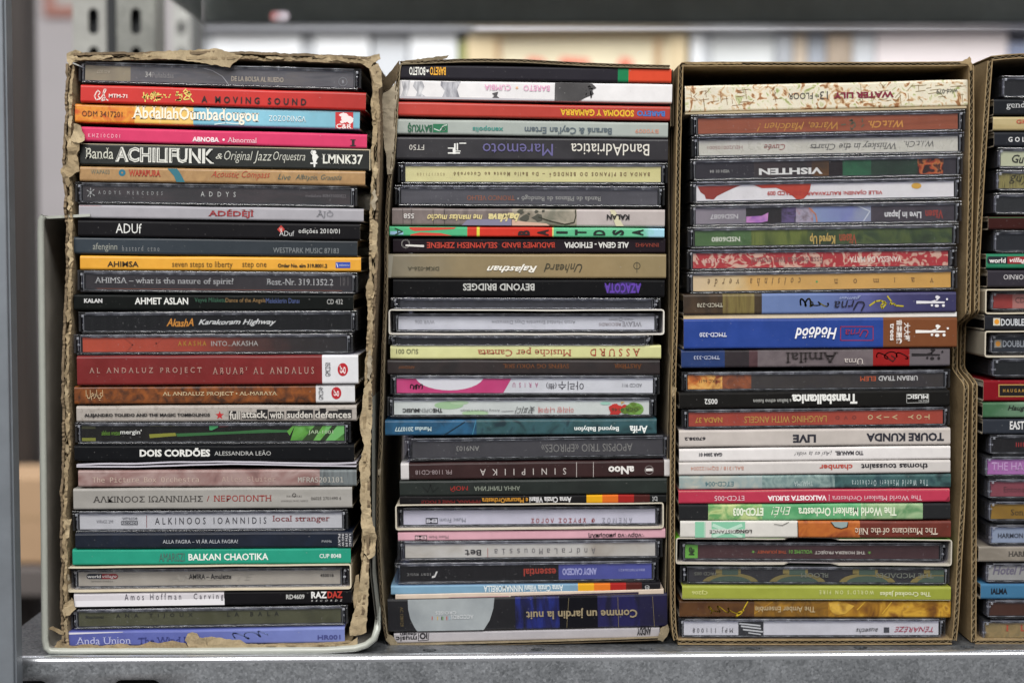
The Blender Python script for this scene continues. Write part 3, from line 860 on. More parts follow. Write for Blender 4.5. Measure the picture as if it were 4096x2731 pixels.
sheet(b1, 'torn_flap', T('A3', [(2250, 200), (2258, 420), (2246, 700), (2238, 960), (2252, 1240), (2200, 1250), (2168, 1090), (2176, 980), (2160, 830), (2186, 740), (2200, 690), (2172, 600), (2166, 500), (2186, 420), (2196, 280)]), fY, l1, K_TORN, .0013, seed=8)
sheet(b1, 'torn_flap', T('A4', [(2178, 0), (2236, 20), (2262, 112), (2288, 200), (2276, 345), (2234, 372), (2196, 330), (2202, 240), (2178, 130)]), fY, l1, K_TORN, .0020, seed=9)
sheet(b1, 'torn_flap', T('A4', [(2200, 345), (2232, 380), (2234, 560), (2222, 760), (2214, 905), (2150, 925), (2096, 930), (2092, 870), (2130, 740), (2150, 640), (2176, 500)]), fY, l1, K_TORN, .0013, seed=10)
sheet(b1, 'torn_flap', T('A4', [(2145, 480), (2168, 470), (2172, 560), (2150, 660), (2134, 720), (2126, 620)]), fY + .004, l1, K_OLD, .0010, seed=19)
sheet(b1, 'torn_flap', T('A4', [(900, 960), (918, 915), (950, 905), (985, 915), (1005, 942), (1055, 938), (1058, 1030), (1000, 1035), (930, 1010)]), fY, l1, K_TORN, .0014, seed=11)
sheet(b1, 'torn_flap', T('A4', [(1052, 942), (1090, 936), (1200, 955), (1300, 962), (1345, 988), (1600, 1000), (2090, 985), (2150, 940), (2152, 985), (2100, 1005), (1700, 1022), (1300, 1030), (1060, 1032)]), fY, l1, K_TORN, .0010, seed=12)
sheet(b1, 'torn_flap', T('A4', [(20, 985), (80, 1000), (180, 992), (300, 1003), (420, 985), (560, 1004), (640, 972), (700, 985), (800, 968), (905, 985), (920, 1030), (600, 1042), (300, 1052), (60, 1056), (8, 1046), (-20, 1010)]), fY, l1, K_OLD, .0012, seed=13)
sheet(b1, 'torn_flap', [(188, 2518), (205, 2508), (232, 2520), (256, 2528), (250, 2542), (222, 2532)], fY, l1, K_OLD, .0010, seed=14)
sheet(b1, 'torn_flap', [(246, 2440), (282, 2392), (290, 2420), (298, 2438), (276, 2462), (254, 2470)], fY, l1, K_TORN, .0016, seed=15)
sheet(b1, 'torn_flap', [(248, 2080), (282, 2078), (272, 2110), (272, 2150), (252, 2165), (256, 2120)], fY, l1, K_TORN, .0016, seed=18)
sheet(b1, 'torn_flap', [(212, 2590), (222, 2570), (240, 2560), (256, 2570), (262, 2612), (235, 2600)], fY, l1, K_OLD, .0016, seed=20)
frayed(b1, [(262, 2560), (256, 2480), (254, 2300), (252, 2050), (262, 1850), (264, 1650), (258, 1500), (270, 1250), (276, 1000), (270, 780)], fY, l1, 61, .75, 11, [K_TORN, K_OLD, K_OLD])
frayed(b1, [(276, 640), (276, 450), (277, 255)], fY, l1, 62, .7, 10, [K_TORN, K_OLD])
frayed(b1, [(330, 226), (600, 222)], fY, l1, 63, .5, 9, [K_TORN, K_OLD]); frayed(b1, [(960, 226), (1200, 232), (1400, 240)], fY, l1, 64, .7, 9, [K_TORN, K_OLD])
frayed(b1, [(1503, 620), (1492, 900), (1492, 1100), (1480, 1350), (1472, 1560)], fY, l1, 65, .7, 12, [K_TORN, K_OLD, K_GREY])
frayed(b2, [(1524, 2347), (1518, 2250), (1511, 2084), (1515, 1890), (1522, 1800), (1530, 1500), (1538, 1300), (1545, 1100), (1546, 900), (1556, 740)], Y2 - .0006, l2, 66, .5, 6, [K_GREY, K2]) if False else None
mb = MB(); q0, q1 = at(285, 240, Y1), at(1470, 2590, Y1)
mb.box(q0.x - l1.x, q1.x - l1.x, DEP - .003, DEP, .002, q0.z, K_OLD_IN); mb.build('back_panel', b1)
# --- second box
Y2 = .0
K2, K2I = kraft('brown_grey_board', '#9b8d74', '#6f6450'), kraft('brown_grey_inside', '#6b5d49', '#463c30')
b2, l2 = cbox('second cardboard box of CDs, thin grey brown board with a bent top edge', (2100, 2580), Y2)
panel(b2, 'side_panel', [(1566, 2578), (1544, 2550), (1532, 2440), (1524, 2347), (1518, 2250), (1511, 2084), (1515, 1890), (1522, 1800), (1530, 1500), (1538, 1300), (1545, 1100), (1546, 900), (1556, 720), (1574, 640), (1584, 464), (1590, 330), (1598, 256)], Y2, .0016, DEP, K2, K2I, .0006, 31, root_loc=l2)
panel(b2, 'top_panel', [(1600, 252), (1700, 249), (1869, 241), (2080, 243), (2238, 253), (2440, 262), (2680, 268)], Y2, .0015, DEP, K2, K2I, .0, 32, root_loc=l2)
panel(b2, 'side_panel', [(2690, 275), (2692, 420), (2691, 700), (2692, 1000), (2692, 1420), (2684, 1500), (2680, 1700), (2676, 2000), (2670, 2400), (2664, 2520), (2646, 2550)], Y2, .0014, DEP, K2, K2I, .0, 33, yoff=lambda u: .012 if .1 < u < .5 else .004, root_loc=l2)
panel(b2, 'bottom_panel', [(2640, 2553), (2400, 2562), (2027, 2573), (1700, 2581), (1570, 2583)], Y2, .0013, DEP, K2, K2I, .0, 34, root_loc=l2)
sheet(b2, 'torn_flap', T('B1', [(205, 92), (230, 78), (400, 58), (560, 38), (545, 60), (500, 72), (400, 82), (300, 90), (215, 98)]), Y2 - .001, l2, K2, .0008, seed=35)
sheet(b2, 'torn_flap', T('B1', [(60, 330), (100, 310), (150, 240), (172, 290), (160, 420), (150, 640), (138, 800), (128, 940), (92, 945), (85, 840), (66, 700), (48, 500), (52, 400)]), Y2 - .0012, l2, K_GREY, .0012, seed=36)
sheet(b2, 'torn_flap', T('B1', [(48, 245), (110, 180), (192, 92), (186, 150), (170, 240), (120, 300), (62, 320)]), Y2 + .006, l2, K2I, .0008, seed=37, lean=lambda p: (-.057 - p.x) * .8 if p.x < -.057 else 0)
sheet(b2, 'torn_flap', T('B3', [(22, 905), (46, 900), (42, 948), (22, 950)]), Y2 - .0006, l2, K_GREY, .0008, seed=38)
sheet(b2, 'torn_flap', T('B4', [(96, 960), (128, 972), (175, 1040), (230, 1055), (150, 1062), (118, 1040), (80, 1000)]), Y2 - .0008, l2, K2, .0008, seed=39)
sheet(b2, 'torn_flap', T('B4', [(2160, 900), (2215, 868), (2226, 900), (2210, 960), (2180, 1000), (2140, 985)]), Y2 + .003, l2, K2, .0012, seed=40)
mb = MB(); q0, q1 = at(1600, 262, Y2), at(2680, 2560, Y2)
mb.box(q0.x - l2.x - .004, q1.x - l2.x, DEP - .003, DEP, .002, q0.z, K2I); mb.build('back_panel', b2)
# --- third box
Y3 = -.001
b3, l3 = cbox('third cardboard box of CDs, with clean corrugated edges and a gap at its top', (3270, 2570), Y3)
def notch(u0, u1, d, e=.03):
    def f(u):
        if u < u0 - e or u > u1 + e: return 0
        if u < u0: return d * (1 - cos(pi * (u - u0 + e) / e)) / 2
        if u > u1: return d * (1 + cos(pi * (u - u1) / e)) / 2
        return d
    return f
panel(b3, 'side_panel', [(2704, 2558), (2694, 2500), (2690, 2300), (2690, 1900), (2694, 1500), (2702, 1300), (2708, 1000), (2712, 700), (2718, 450), (2724, 262)], Y3, .0022, DEP, K_NEW, K_NEW, .0, 51, root_loc=l3)
panel(b3, 'top_panel', [(2728, 258), (2900, 256), (3300, 258), (3700, 257), (3880, 254)], Y3, .0020, DEP, K_NEW, K_NEW, .0, 52, root_loc=l3, period=.0034)
panel(b3, 'side_panel', [(3885, 262), (3887, 500), (3884, 728), (3878, 1002), (3871, 1285), (3868, 1400), (3866, 1554), (3857, 1855), (3853, 2000), (3839, 2216), (3826, 2480), (3816, 2560)], Y3, .0024, DEP, K_NEW, K_NEW, .0, 53, yoff=notch(.455, .525, .019), root_loc=l3, period=.0034)
panel(b3, 'bottom_panel', [(3808, 2565), (3500, 2567), (3000, 2568), (2712, 2566)], Y3, .0024, DEP, K_NEW, K_NEW, .0, 54, root_loc=l3, period=.0034)
K_BACK = kraft('shadowed_kraft_back', '#8f7858', '#6c5a42')
mb = MB(); q0, q1 = at(2728, 262, Y3), at(3880, 2560, Y3)
mb.box(q0.x - l3.x, q1.x - l3.x, DEP - .003, DEP, .002, q0.z, K_NEW); mb.build('back_panel', b3)
sheet(b3, 'torn_flap', T('C1', [(2200, 100), (2225, 84), (2262, 66), (2278, 48), (2290, 66), (2300, 150), (2280, 160), (2262, 110)]), Y3 - .001, l3, K_NEW, .0012, seed=55)
sheet(b3, 'torn_flap', T('C1', [(105, 92), (300, 94), (420, 98), (545, 96), (550, 106), (300, 108), (120, 106)]), Y3 - .001, l3, K_NEW, .0008, seed=56)
sheet(b3, 'torn_flap', T('C3', [(8, 300), (30, 278), (52, 288), (40, 340), (22, 360)]), Y3 - .001, l3, K_TORN, .0010, seed=57)
# --- fourth box
Y4 = .002
b4, l4 = cbox('fourth cardboard box of CDs, cut off by the right edge of the photograph', (4200, 2570), Y4)
panel(b4, 'side_panel', [(3895, 2566), (3896, 2300), (3896, 1823), (3899, 1600), (3900, 1548), (3903, 1400), (3907, 1285), (3909, 1055), (3915, 948), (3926, 750), (3938, 564), (3950, 380), (3961, 244)], Y4, .0024, DEP, K_NEW, K_NEW, .0, 71, yoff=notch(.475, .545, .021), root_loc=l4, period=.0034)
panel(b4, 'top_panel', [(3966, 234), (4060, 224), (4300, 220), (4700, 222), (5030, 226)], Y4, .0022, DEP, K_NEW, K_NEW, .0, 72, root_loc=l4)
panel(b4, 'side_panel', [(5036, 232), (5035, 1200), (5010, 2560)], Y4, .0024, DEP, K_NEW, K_NEW, .0, 73, root_loc=l4, step=.003)
panel(b4, 'bottom_panel', [(5000, 2568), (4500, 2568), (4100, 2567), (3902, 2566)], Y4, .0022, DEP, K_NEW, K_NEW, .0, 74, root_loc=l4)
mb = MB(); q0, q1 = at(3966, 240, Y4), at(5020, 2560, Y4)
mb.box(q0.x - l4.x - .008, q1.x - l4.x, DEP - .003, DEP, .002, q0.z, K_NEW); mb.build('back_panel', b4)
# ------------------------------------------------------------------ one CD case, built from where its spine stands
COLY = {'A': -.0135, 'B': .0012, 'C': .0004, 'D': .003}
WHERE = {'A': 'in the torn leftmost box', 'B': 'in the second box', 'C': 'in the third box', 'D': 'in the cut-off box at the right edge'}
SHORT = {'A': 'in leftmost box', 'B': 'in second box', 'C': 'in third box', 'D': 'in rightmost box'}
GRP = {'A': 'CD cases stacked in the leftmost box', 'B': 'CD cases stacked in the second box', 'C': 'CD cases stacked in the third box', 'D': 'CD cases stacked in the rightmost box'}
JOBS = []
def CD(tile, kind, geo, desc, base, texts=(), art=(), card=None, **kw):
    """geo = left, right, top left, top right, bottom left, bottom right in tile pixels"""
    for t in texts: text_request(t[0], t[6] if len(t) > 6 else '')
    JOBS.append((tile, kind, geo, desc, base, texts, art, card, kw))

def board_spine(mb, W, T, y0, D, segs, wob, seed, th=.0005, cap=None):
    """spine and covers of a folded board case: a C section run along x; segs = [(x end, material)]"""
    r = min(.0010, T * .18)
    prof = []
    prof.append((y0 + D, T)); prof.append((y0 + .012, T)); prof.append((y0 + r * 1.8, T))
    for k in range(0, 4):
        a = pi / 2 * k / 3
        prof.append((y0 + r - r * sin(a), T - r + r * cos(a)))
    for k in range(0, 4):
        a = pi / 2 * k / 3
        prof.append((y0 + r - r * cos(a), r - r * sin(a)))
    prof += [(y0 + r * 1.8, 0), (y0 + .012, 0), (y0 + D, 0)]
    inn = [(y0 + D, th), (y0 + th, th), (y0 + th, T - th), (y0 + D, T - th)]
    xs = [-W / 2]
    ends = [s[0] for s in segs[:-1]] + [W / 2]
    nseg = 26
    grid = sorted(set([round(-W / 2 + W * i / nseg, 6) for i in range(nseg + 1)] + [round(e, 6) for e in ends]))
    full = prof + inn; m = len(full)
    v = []
    for x in grid:
        dz = wob * noise.noise((x * 38, seed, 1.7)); dy = wob * .35 * noise.noise((x * 30, seed, 7.7))
        dz2 = wob * noise.noise((x * 38, seed, 5.7))
        for y, z in full:
            k = z / T
            v.append((x, y + dy, z + dz * k + dz2 * (1 - k) * .5))
    base = len(mb.v); mb.v += v
    np_ = len(prof)
    for i in range(len(grid) - 1):
        xm = (grid[i] + grid[i + 1]) / 2
        mat = next(s[1] for s, e in zip(segs, ends) if xm <= e + 1e-7)
        for k in range(m):
            j = (k + 1) % m
            mt = mat if k < np_ - 1 else BOARD_IN
            mb.f.append([base + i * m + k, base + i * m + j, base + (i + 1) * m + j, base + (i + 1) * m + k]); mb.m.append(mb.mi(mt))
    # cut edges at both ends
    for i, rev in ((0, False), (len(grid) - 1, True)):
        o = base + i * m
        outer = list(range(np_)); 
        # three quads rows: top cover, spine, bottom cover
        quads = [(0, 2, np_ + 2 + 0, np_ + 3)]
        top = [o + k for k in range(0, 4)] + [o + np_ + 2, o + np_ + 3]
        sp = [o + k for k in range(3, np_ - 3)] + [o + np_ + 1, o + np_ + 2]
        bot = [o + k for k in range(np_ - 4, np_)] + [o + np_, o + np_ + 1]
        for q in (top, sp, bot):
            mb.f.append(q[::-1] if rev else q); mb.m.append(mb.mi(cap or BOARD_EDGE))

def build_jobs():
    tops = {}
    for tile, kind, geo, desc, base, texts, art, card, kw in JOBS:
        col = tile[0]; flip = col in 'BC' if 'flip' not in kw else kw['flip']
        rnd = random.Random(hash_s(desc + tile))
        tops[col] = tops.get(col, 0) + (0 if kw.get('same') else 1)
        Y = COLY[col] + kw.get('dy', rnd.uniform(-.0006, .0012) if kind != 'slip' else 0)
        if kind == 'jewel' and kw.get('inslip'): Y = COLY[col] + .0022
        xL, xR, tl, tr, bl, br = geo
        TL, TR_, BL, BR = (at(*px(tile, x, y), Y) for x, y in ((xL, tl), (xR, tr), (xL, bl), (xR, br)))
        W = ((TR_ - TL).length + (BR - BL).length) / 2
        ang = (atan2((TR_ - TL).z, (TR_ - TL).x) + atan2((BR - BL).z, (BR - BL).x)) / 2
        T = ((TL - BL).length + (TR_ - BR).length) / 2 * cos(0)
        mid = (BL + BR) / 2
        ca, sa = cos(ang), sin(ang)
        def loc(x, y):
            p = at(*px(tile, x, y), Y) - mid
            return (p.x * ca + p.z * sa, -p.x * sa + p.z * ca)
        nm = {'jewel': 'jewel_case', 'slim': 'jewel_case', 'board': 'board_cd_case', 'slip': 'cd_slipcase', 'sheet': 'folded_booklet'}[kind]
        root = empty(nm, mid, (0, -ang, 0))
        n_ = tops[col]
        ordn = {1: 'topmost', 2: 'second from the top', 3: 'third from the top', 4: 'fourth from the top', 5: 'fifth from the top'}.get(n_)
        lab = desc
        if not kw.get('full'):
            for c_ in (desc + ((', ' + ordn) if ordn else '') + ' ' + WHERE[col], desc + ' ' + WHERE[col], desc + ' ' + SHORT[col], desc):
                if len(c_.split()) <= 16: lab = c_; break
        tag(root, lab, {'jewel': 'CD case', 'slim': 'CD case', 'board': 'CD case', 'slip': 'slipcase', 'sheet': 'booklet'}[kind], GRP[col] if kind != 'sheet' else None)
        D = .140 if kind in ('jewel', 'slim') else .1385
        segs = base if isinstance(base, list) else [(None, base)]
        segs = [(loc(s[0], (tl + bl) / 2)[0] if s[0] is not None else None, P(s[1]) if isinstance(s[1], str) else s[1]) for s in segs]
        x0, x1, z0, z1 = -W / 2 + .0003, W / 2 - .0003, .0003, T - .0003
        face_y = 0.0
        holder = root
        if kind == 'board':
            mb = MB(); board_spine(mb, W, T, 0, D, segs, .00022, rnd.random() * 90)
            cov = mb.build('cover', root, smooth=False)
            mb = MB()
            if kw.get('book'): mb.box(-W / 2 + .002, W / 2 - .002, .0012, D - .001, .0007, T - .0007, PAGES)
            else:
                mb.box(-W / 2 + .0012, W / 2 - .0012, .0016, D - .002, .0009, T * .62, TRAY_DARK)
                mb.box(-W / 2 + .0008, W / 2 - .0008, .0014, D - .002, T * .66, T - .0008, PAGES)
            mb.build('pages' if kw.get('book') else 'tray', root)
            holder = cov; face_y = -.00006
        elif kind == 'slip':
            wl = .0006; h_ = kw.get('notch')
            mb = MB(); o = segs[0][1]
            def strip(xa, xb, y0):
                mb.box(xa, xb, y0, D, T - wl, T, o); mb.box(xa, xb, y0, D, 0, wl, o)
            rr = .0012
            # rounded rectangle tube
            def ring(w, t, r, y, sub=4):
                q = []
                for cx, cz, a0 in ((w - r, t - r, 0), (-w + r, t - r, 90), (-w + r, r, 180), (w - r, r, 270)):
                    for k in range(sub + 1):
                        a = radians(a0 + 90 * k / sub); q.append((cx + r * cos(a), y, cz + r * sin(a)))
                return q
            outer_mat = P(kw.get('outer', '#c9c2b4'))
            A_ = ring(W / 2, T, rr, 0); B_ = [(x, y, z + wl if z < T / 2 else z - wl) for x, y, z in ring(W / 2 - wl, T, rr * .7, 0)]
            B_ = []
            for x, y, z in ring(W / 2 - wl, T - 2 * wl, rr * .7, 0): B_.append((x, y, z + wl))
            wb = lambda x, z, s: .00022 * noise.noise((x * 45, z * 60, s))
            # subdivide long sides so that the board can sag a little
            def dens(R):
                out = []
                for a, b in zip(R, R[1:] + R[:1]):
                    n = max(1, int(hypot(b[0] - a[0], b[2] - a[2]) / .004))
                    for i in range(n):
                        t = i / n; out.append((a[0] + (b[0] - a[0]) * t, a[1], a[2] + (b[2] - a[2]) * t))
                return out
            N = 300
            def even(R):
                R = R + R[:1]; S = [0]
                for a, b in zip(R, R[1:]): S.append(S[-1] + hypot(b[0] - a[0], b[2] - a[2]))
                out = []; j = 0
                for i in range(N):
                    s = S[-1] * i / N
                    while S[j + 1] < s: j += 1
                    t = (s - S[j]) / max(S[j + 1] - S[j], 1e-9); a, b = R[j], R[j + 1]
                    out.append((a[0] + (b[0] - a[0]) * t, a[2] + (b[2] - a[2]) * t))
                return out
            # same angular sampling on both loops: offset inward from outer
            Aq = even(A_); sd = rnd.random() * 50
            Bq = []
            for i in range(N):
                p, q = Aq[i - 1], Aq[(i + 1) % N]; tx, tz = q[0] - p[0], q[1] - p[1]; l = hypot(tx, tz)
                Bq.append((Aq[i][0] - tz / l * wl, Aq[i][1] + tx / l * wl))
            def yn(x):
                if not h_: return 0
                return .0045 if abs(x - h_[0]) < h_[1] else (.0 if abs(x - h_[0]) > h_[1] + .003 else .0045 * (1 - (abs(x - h_[0]) - h_[1]) / .003))
            v = []
            for i in range(N):
                (ax, az), (bx, bz) = Aq[i], Bq[i]
                w_ = wb(ax, az, sd)
                y_ = yn(ax) if abs(ax) < W / 2 - .002 else 0
                v += [(ax, y_, az + w_), (bx, y_, bz + w_), (bx, D, bz + w_ * .3), (ax, D, az + w_ * .3)]
            fo, fe = [], []
            for i in range(N):
                j = (i + 1) % N
                fe.append((4 * i, 4 * j, 4 * j + 1, 4 * i + 1)); fo.append((4 * i + 3, 4 * j + 3, 4 * j, 4 * i)); fe.append((4 * i + 1, 4 * j + 1, 4 * j + 2, 4 * i + 2))
            mb = MB(); mb.add(v, fo, outer_mat); b0 = len(mb.v) - len(v)
            for f in fe: mb.f.append([b0 + k for k in f]); mb.m.append(mb.mi(o))
            mb.build('sleeve', root); holder = root
        elif kind in ('jewel', 'slim'):
            in_l, in_r = (loc(card[0], (tl + bl) / 2)[0], loc(card[1], (tr + br) / 2)[0]) if card else (-W / 2 + .0045, W / 2 - .0045)
            wide = kw.get('zc', (.155, .83) if flip else (.16, .84))
            c0, c1 = T * wide[0], T * wide[1]
            lt = min(.00115, T * .13)
            # the lid (thin strip of painted highlight), the base and its front wall, hinges, tray, card
            mb = MB()
            mb.box(-W / 2, W / 2, .0004, D, T - lt, T, CLEAR_RIB, .0003)
            mb.box(-W / 2 + .0032, W / 2 - .0032, .00015, .0007, T - lt * .62, T - lt * .32, CLEAR_GLINT)
            mb.box(-W / 2 + .006, W / 2 - .006, .0011, .0016, T - lt - .0006, T - lt - .0003, CLEAR_EDGE)
            for s in (-1, 1):                                     # side cheeks of the lid
                mb.box(min(s * W / 2, s * (W / 2 - .0011)), max(s * W / 2, s * (W / 2 - .0011)), .0006, D - .004, T * .10, T - lt * 1.02, CLEAR_RIB, .0004)
            mb.build('lid', root)
            mb = MB()
            mb.box(-W / 2 + .0014, W / 2 - .0014, .0005, D, 0, lt * .9, CLEAR_RIB, .0003)
            bx0, bx1 = in_l - .0008, in_r + .0008
            mb.box(bx0, bx1, .0006, .0012, c0 - .0002, c1 + .0002, CLEAR)      # front wall over the card
            e = .00016
            for (a, b, c, d_) in ((bx0, bx1, c0 - .0004, c0 - .0004 + e), (bx0, bx1, c1 + .0004 - e, c1 + .0004), (bx0, bx0 + e, c0, c1), (bx1 - e, bx1, c0, c1)):
                mb.box(a, b, .00045, .0012, c, d_, CLEAR_EDGE)
            mb.build('base', root)
            for s in (-1, 1):
                mb = MB()
                xe, xi = s * (W / 2 - .0016), (in_l - .0012 if s < 0 else in_r + .0012)
                a, b = min(xe, xi), max(xe, xi)
                mb.box(a, b, .0022, .006, T * .12, T * .86, CLEAR_RIB, .0003)
                mb.box(a + (b - a) * .25, a + (b - a) * .42, .0009, .0026, T * .2, T * .78, CLEAR_EDGE, .0002)
                mb.box(a + (b - a) * .62, a + (b - a) * .80, .0007, .0026, T * .36, T * .66, CLEAR_RIB, .0002)
                zc_ = T * rnd.choice((.5, .62, .4))
                mb.box(a + (b - a) * .05, a + (b - a) * .95, .0006, .002, zc_ - .0004, zc_ + .0004, CLEAR_EDGE, .0002)
                # painted glint where lid and base meet
                mb.box(xe - .0008 if s > 0 else xe - .0002, xe + .0002 if s > 0 else xe + .0008, .0003, .0008, T - lt - .0012, T - lt - .0001, CLEAR_EDGE, .0001)
                mb.build('hinge', root)
            mb = MB()
            tm = TRAY_GREY if kw.get('grey') else TRAY_DARK
            mb.box(-W / 2 + .0062, W / 2 - .0062, .0030, D - .006, lt + .0001, T - lt - .0003, tm, .0003)
            mb.box(in_l - .0004, in_r + .0004, .0018, .0030, c0 - .0007, c1 + .0007, tm, .0002)
            mb.build('tray', root)
            if kind == 'jewel':
                mb = MB(); ends = [s[0] for s in segs[:-1]] + [in_r]; a = in_l
                for (e_, mt) in zip(ends, [s[1] for s in segs]):
                    if e_ > a:
                        nn = max(1, int((e_ - a) / .03))
                        for q in range(nn): mb.box(a + (e_ - a) * q / nn, a + (e_ - a) * (q + 1) / nn, .00145, .00165, c0, c1, mt)
                        a = e_
                holder = mb.build('spine_card', root)
                face_y = .00140; x0, x1, z0, z1 = in_l, in_r, c0, c1
        elif kind == 'sheet':
            for q in range(kw.get('n', 2)):
                mb = MB(); v = []; N = 40; zq = T * (q + .3) / kw.get('n', 2)
                for i in range(N + 1):
                    x = -W / 2 + W * i / N
                    dz = .0005 * sin(x * 62 + 1.1 + q * .6) + .00025 * noise.noise((x * 70, q, 3))
                    if i < 3: dz -= .0001 * (3 - i)
                    hgt = .0006 if not kw.get('flatp') else T * .4
                    v += [(x, 0, zq + dz), (x, 0, zq + dz + hgt), (x, .12, zq + dz * .3 + hgt), (x, .12, zq + dz * .3)]
                f = []
                for i in range(N):
                    for j in range(4): f.append((4 * i + j, 4 * i + (j + 1) % 4, 4 * i + 4 + (j + 1) % 4, 4 * i + 4 + j))
                f += [(0, 1, 2, 3), (4 * N + 3, 4 * N + 2, 4 * N + 1, 4 * N)]
                mb.add(v, f, segs[min(q, len(segs) - 1)][1]); mb.build('sheet', root, smooth=False)
        # printed shapes
        if art:
            lay = 0
            def put(pts, matc, k):
                q = clip_rect(pts, x0, x1, z0, z1)
                if len(q) > 2: mb.poly(q, face_y - .00003 * k, matc)
            for a in art:
                mb = MB()
                lay += 1; typ = a[0]
                col_ = a[-1]; mt = INK(col_) if isinstance(col_, str) else col_
                if typ == 'poly': put([loc(x, y) for x, y in a[1]], mt, lay)
                elif typ == 'rect': put([loc(a[1], a[2]), loc(a[3], a[2]), loc(a[3], a[4]), loc(a[1], a[4])], mt, lay)
                elif typ == 'band': 
                    xa, xb = loc(a[1], (tl + bl) / 2)[0], loc(a[2], (tl + bl) / 2)[0]
                    za, zb = (0, T) if len(a) < 6 else (T * a[3], T * a[4])
                    put([(xa, za), (xb, za), (xb, zb), (xa, zb)], mt, lay)
                elif typ == 'disc':
                    put([loc(a[1] + a[3] * cos(t), a[2] + a[4] * sin(t)) for t in [2 * pi * k / 28 for k in range(28)]], mt, lay)
                elif typ == 'ring':
                    c = [loc(a[1] + a[3] * cos(t), a[2] + a[3] * sin(t)) for t in [2 * pi * k / 24 for k in range(25)]]
                    w_ = abs(loc(a[1] + a[4], a[2])[0] - loc(a[1], a[2])[0])
                    for q in ribbon(c, w_): put(q, mt, lay)
                elif typ == 'star':
                    put([loc(a[1] + a[3] * (1 if k % 2 == 0 else .42) * sin(pi * k / 5 + (pi if flip else 0)), a[2] - a[3] * (1 if k % 2 == 0 else .42) * cos(pi * k / 5 + (pi if flip else 0))) for k in range(10)], mt, lay)
                elif typ == 'line':
                    p_ = [loc(x, y) for x, y in a[1]]; w_ = a[2] * TILE[tile][2] / FPX * .715
                    for q in ribbon(p_, w_): put(q, mt, lay)
                elif typ == 'scr':
                    _, xa, xb, yc, h, nn, w_, sd, _c = a
                    r2 = random.Random(sd); p_ = []
                    cyc = max(1.5, nn / 4.5); st_ = int(cyc * 9); f1, f2 = r2.uniform(.6, 1.3), r2.uniform(0, 6)
                    for i in range(st_ + 1):
                        t = i / st_; th_ = 2 * pi * cyc * t
                        am = .35 + .65 * abs(sin(f1 * th_ * .37 + f2))
                        p_.append(loc(xa + (xb - xa) * (t + .45 / cyc * sin(th_ * 1.0 + f2) * am), yc + h / 2 * am * cos(th_ + .6 * sin(th_ * .5))))
                    sm = smooth_path([Vector((p[0], p[1], 0)) for p in p_], 2)
                    for q in ribbon([(p.x, p.y) for p in sm], w_ * TILE[tile][2] / FPX * .715): put(q, mt, lay)
                elif typ == 'ideo':
                    _, xa, xb, yc, h, nn, w_, sd, _c = a
                    r2 = random.Random(sd)
                    for i in range(nn):
                        cx, cy = r2.uniform(xa, xb), yc + r2.uniform(-.42, .42) * h
                        k_ = r2.choice((0, 0, 1, 1, 2, 3)); L = h * r2.uniform(.2, .5)
                        dx, dy = ((L, -L * .12), (L * .1, L), (L * .6, L * .6), (-L * .55, L * .6))[k_]
                        q0, q1 = loc(cx - dx / 2, cy - dy / 2), loc(cx + dx / 2, cy + dy / 2)
                        for q in ribbon([q0, q1], w_ * TILE[tile][2] / FPX * .715): put(q, mt, lay)
                elif typ == 'blot':
                    _, xa, xb, ya, yb, nn, sd, _c = a
                    r2 = random.Random(sd)
                    for i in range(nn):
                        cx, cy, rr2 = r2.uniform(xa, xb), r2.uniform(ya, yb), r2.uniform(.1, .45) * (yb - ya)
                        k_ = r2.randint(6, 9)
                        put([loc(cx + rr2 * 1.5 * r2.uniform(.5, 1.2) * cos(2 * pi * j / k_), cy + rr2 * r2.uniform(.5, 1.2) * sin(2 * pi * j / k_)) for j in range(k_)], mt, lay)
                        lay += .12
                if mb.v: mb.build('printed_line' if typ in ('line', 'scr', 'ring') else 'printed_patch', holder)
        if texts:
            zl = face_y - .00003 * ((lay if art else 0) + 2) - (.00006 if kind != 'jewel' else 0)
            for t in texts:
                mb = MB()
                s, xa, xb, yc, h, colr = t[:6]; style = t[6] if len(t) > 6 else ''
                vs, fs = TEXTS[(s, style)]
                cx, cz = loc((xa + xb) / 2, yc)
                lx0, lx1 = loc(xa, yc)[0], loc(xb, yc)[0]
                w_ = lx1 - lx0; h_t = h * TILE[tile][2] / FPX * (Y + DIST)
                fl_ = flip ^ ('f' in style)
                sg = -1 if fl_ else 1
                if 'R' in style:     # runs upward
                    pts = [(cx - v * w_ * sg, zl, cz + u * h_t * sg) for u, v in vs]
                elif 'D' in style:
                    pts = [(cx + v * w_ * sg, zl, cz - u * h_t * sg) for u, v in vs]
                else:
                    pts = [(cx + u * w_ * sg, zl, cz + v * h_t * sg) for u, v in vs]
                mb.add(pts, fs, INK(colr))
                if mb.v: mb.build('lettering', holder)
def hash_s(s):
    h = 7
    for c in s: h = (h * 131 + ord(c)) & 0xffffff
    return h
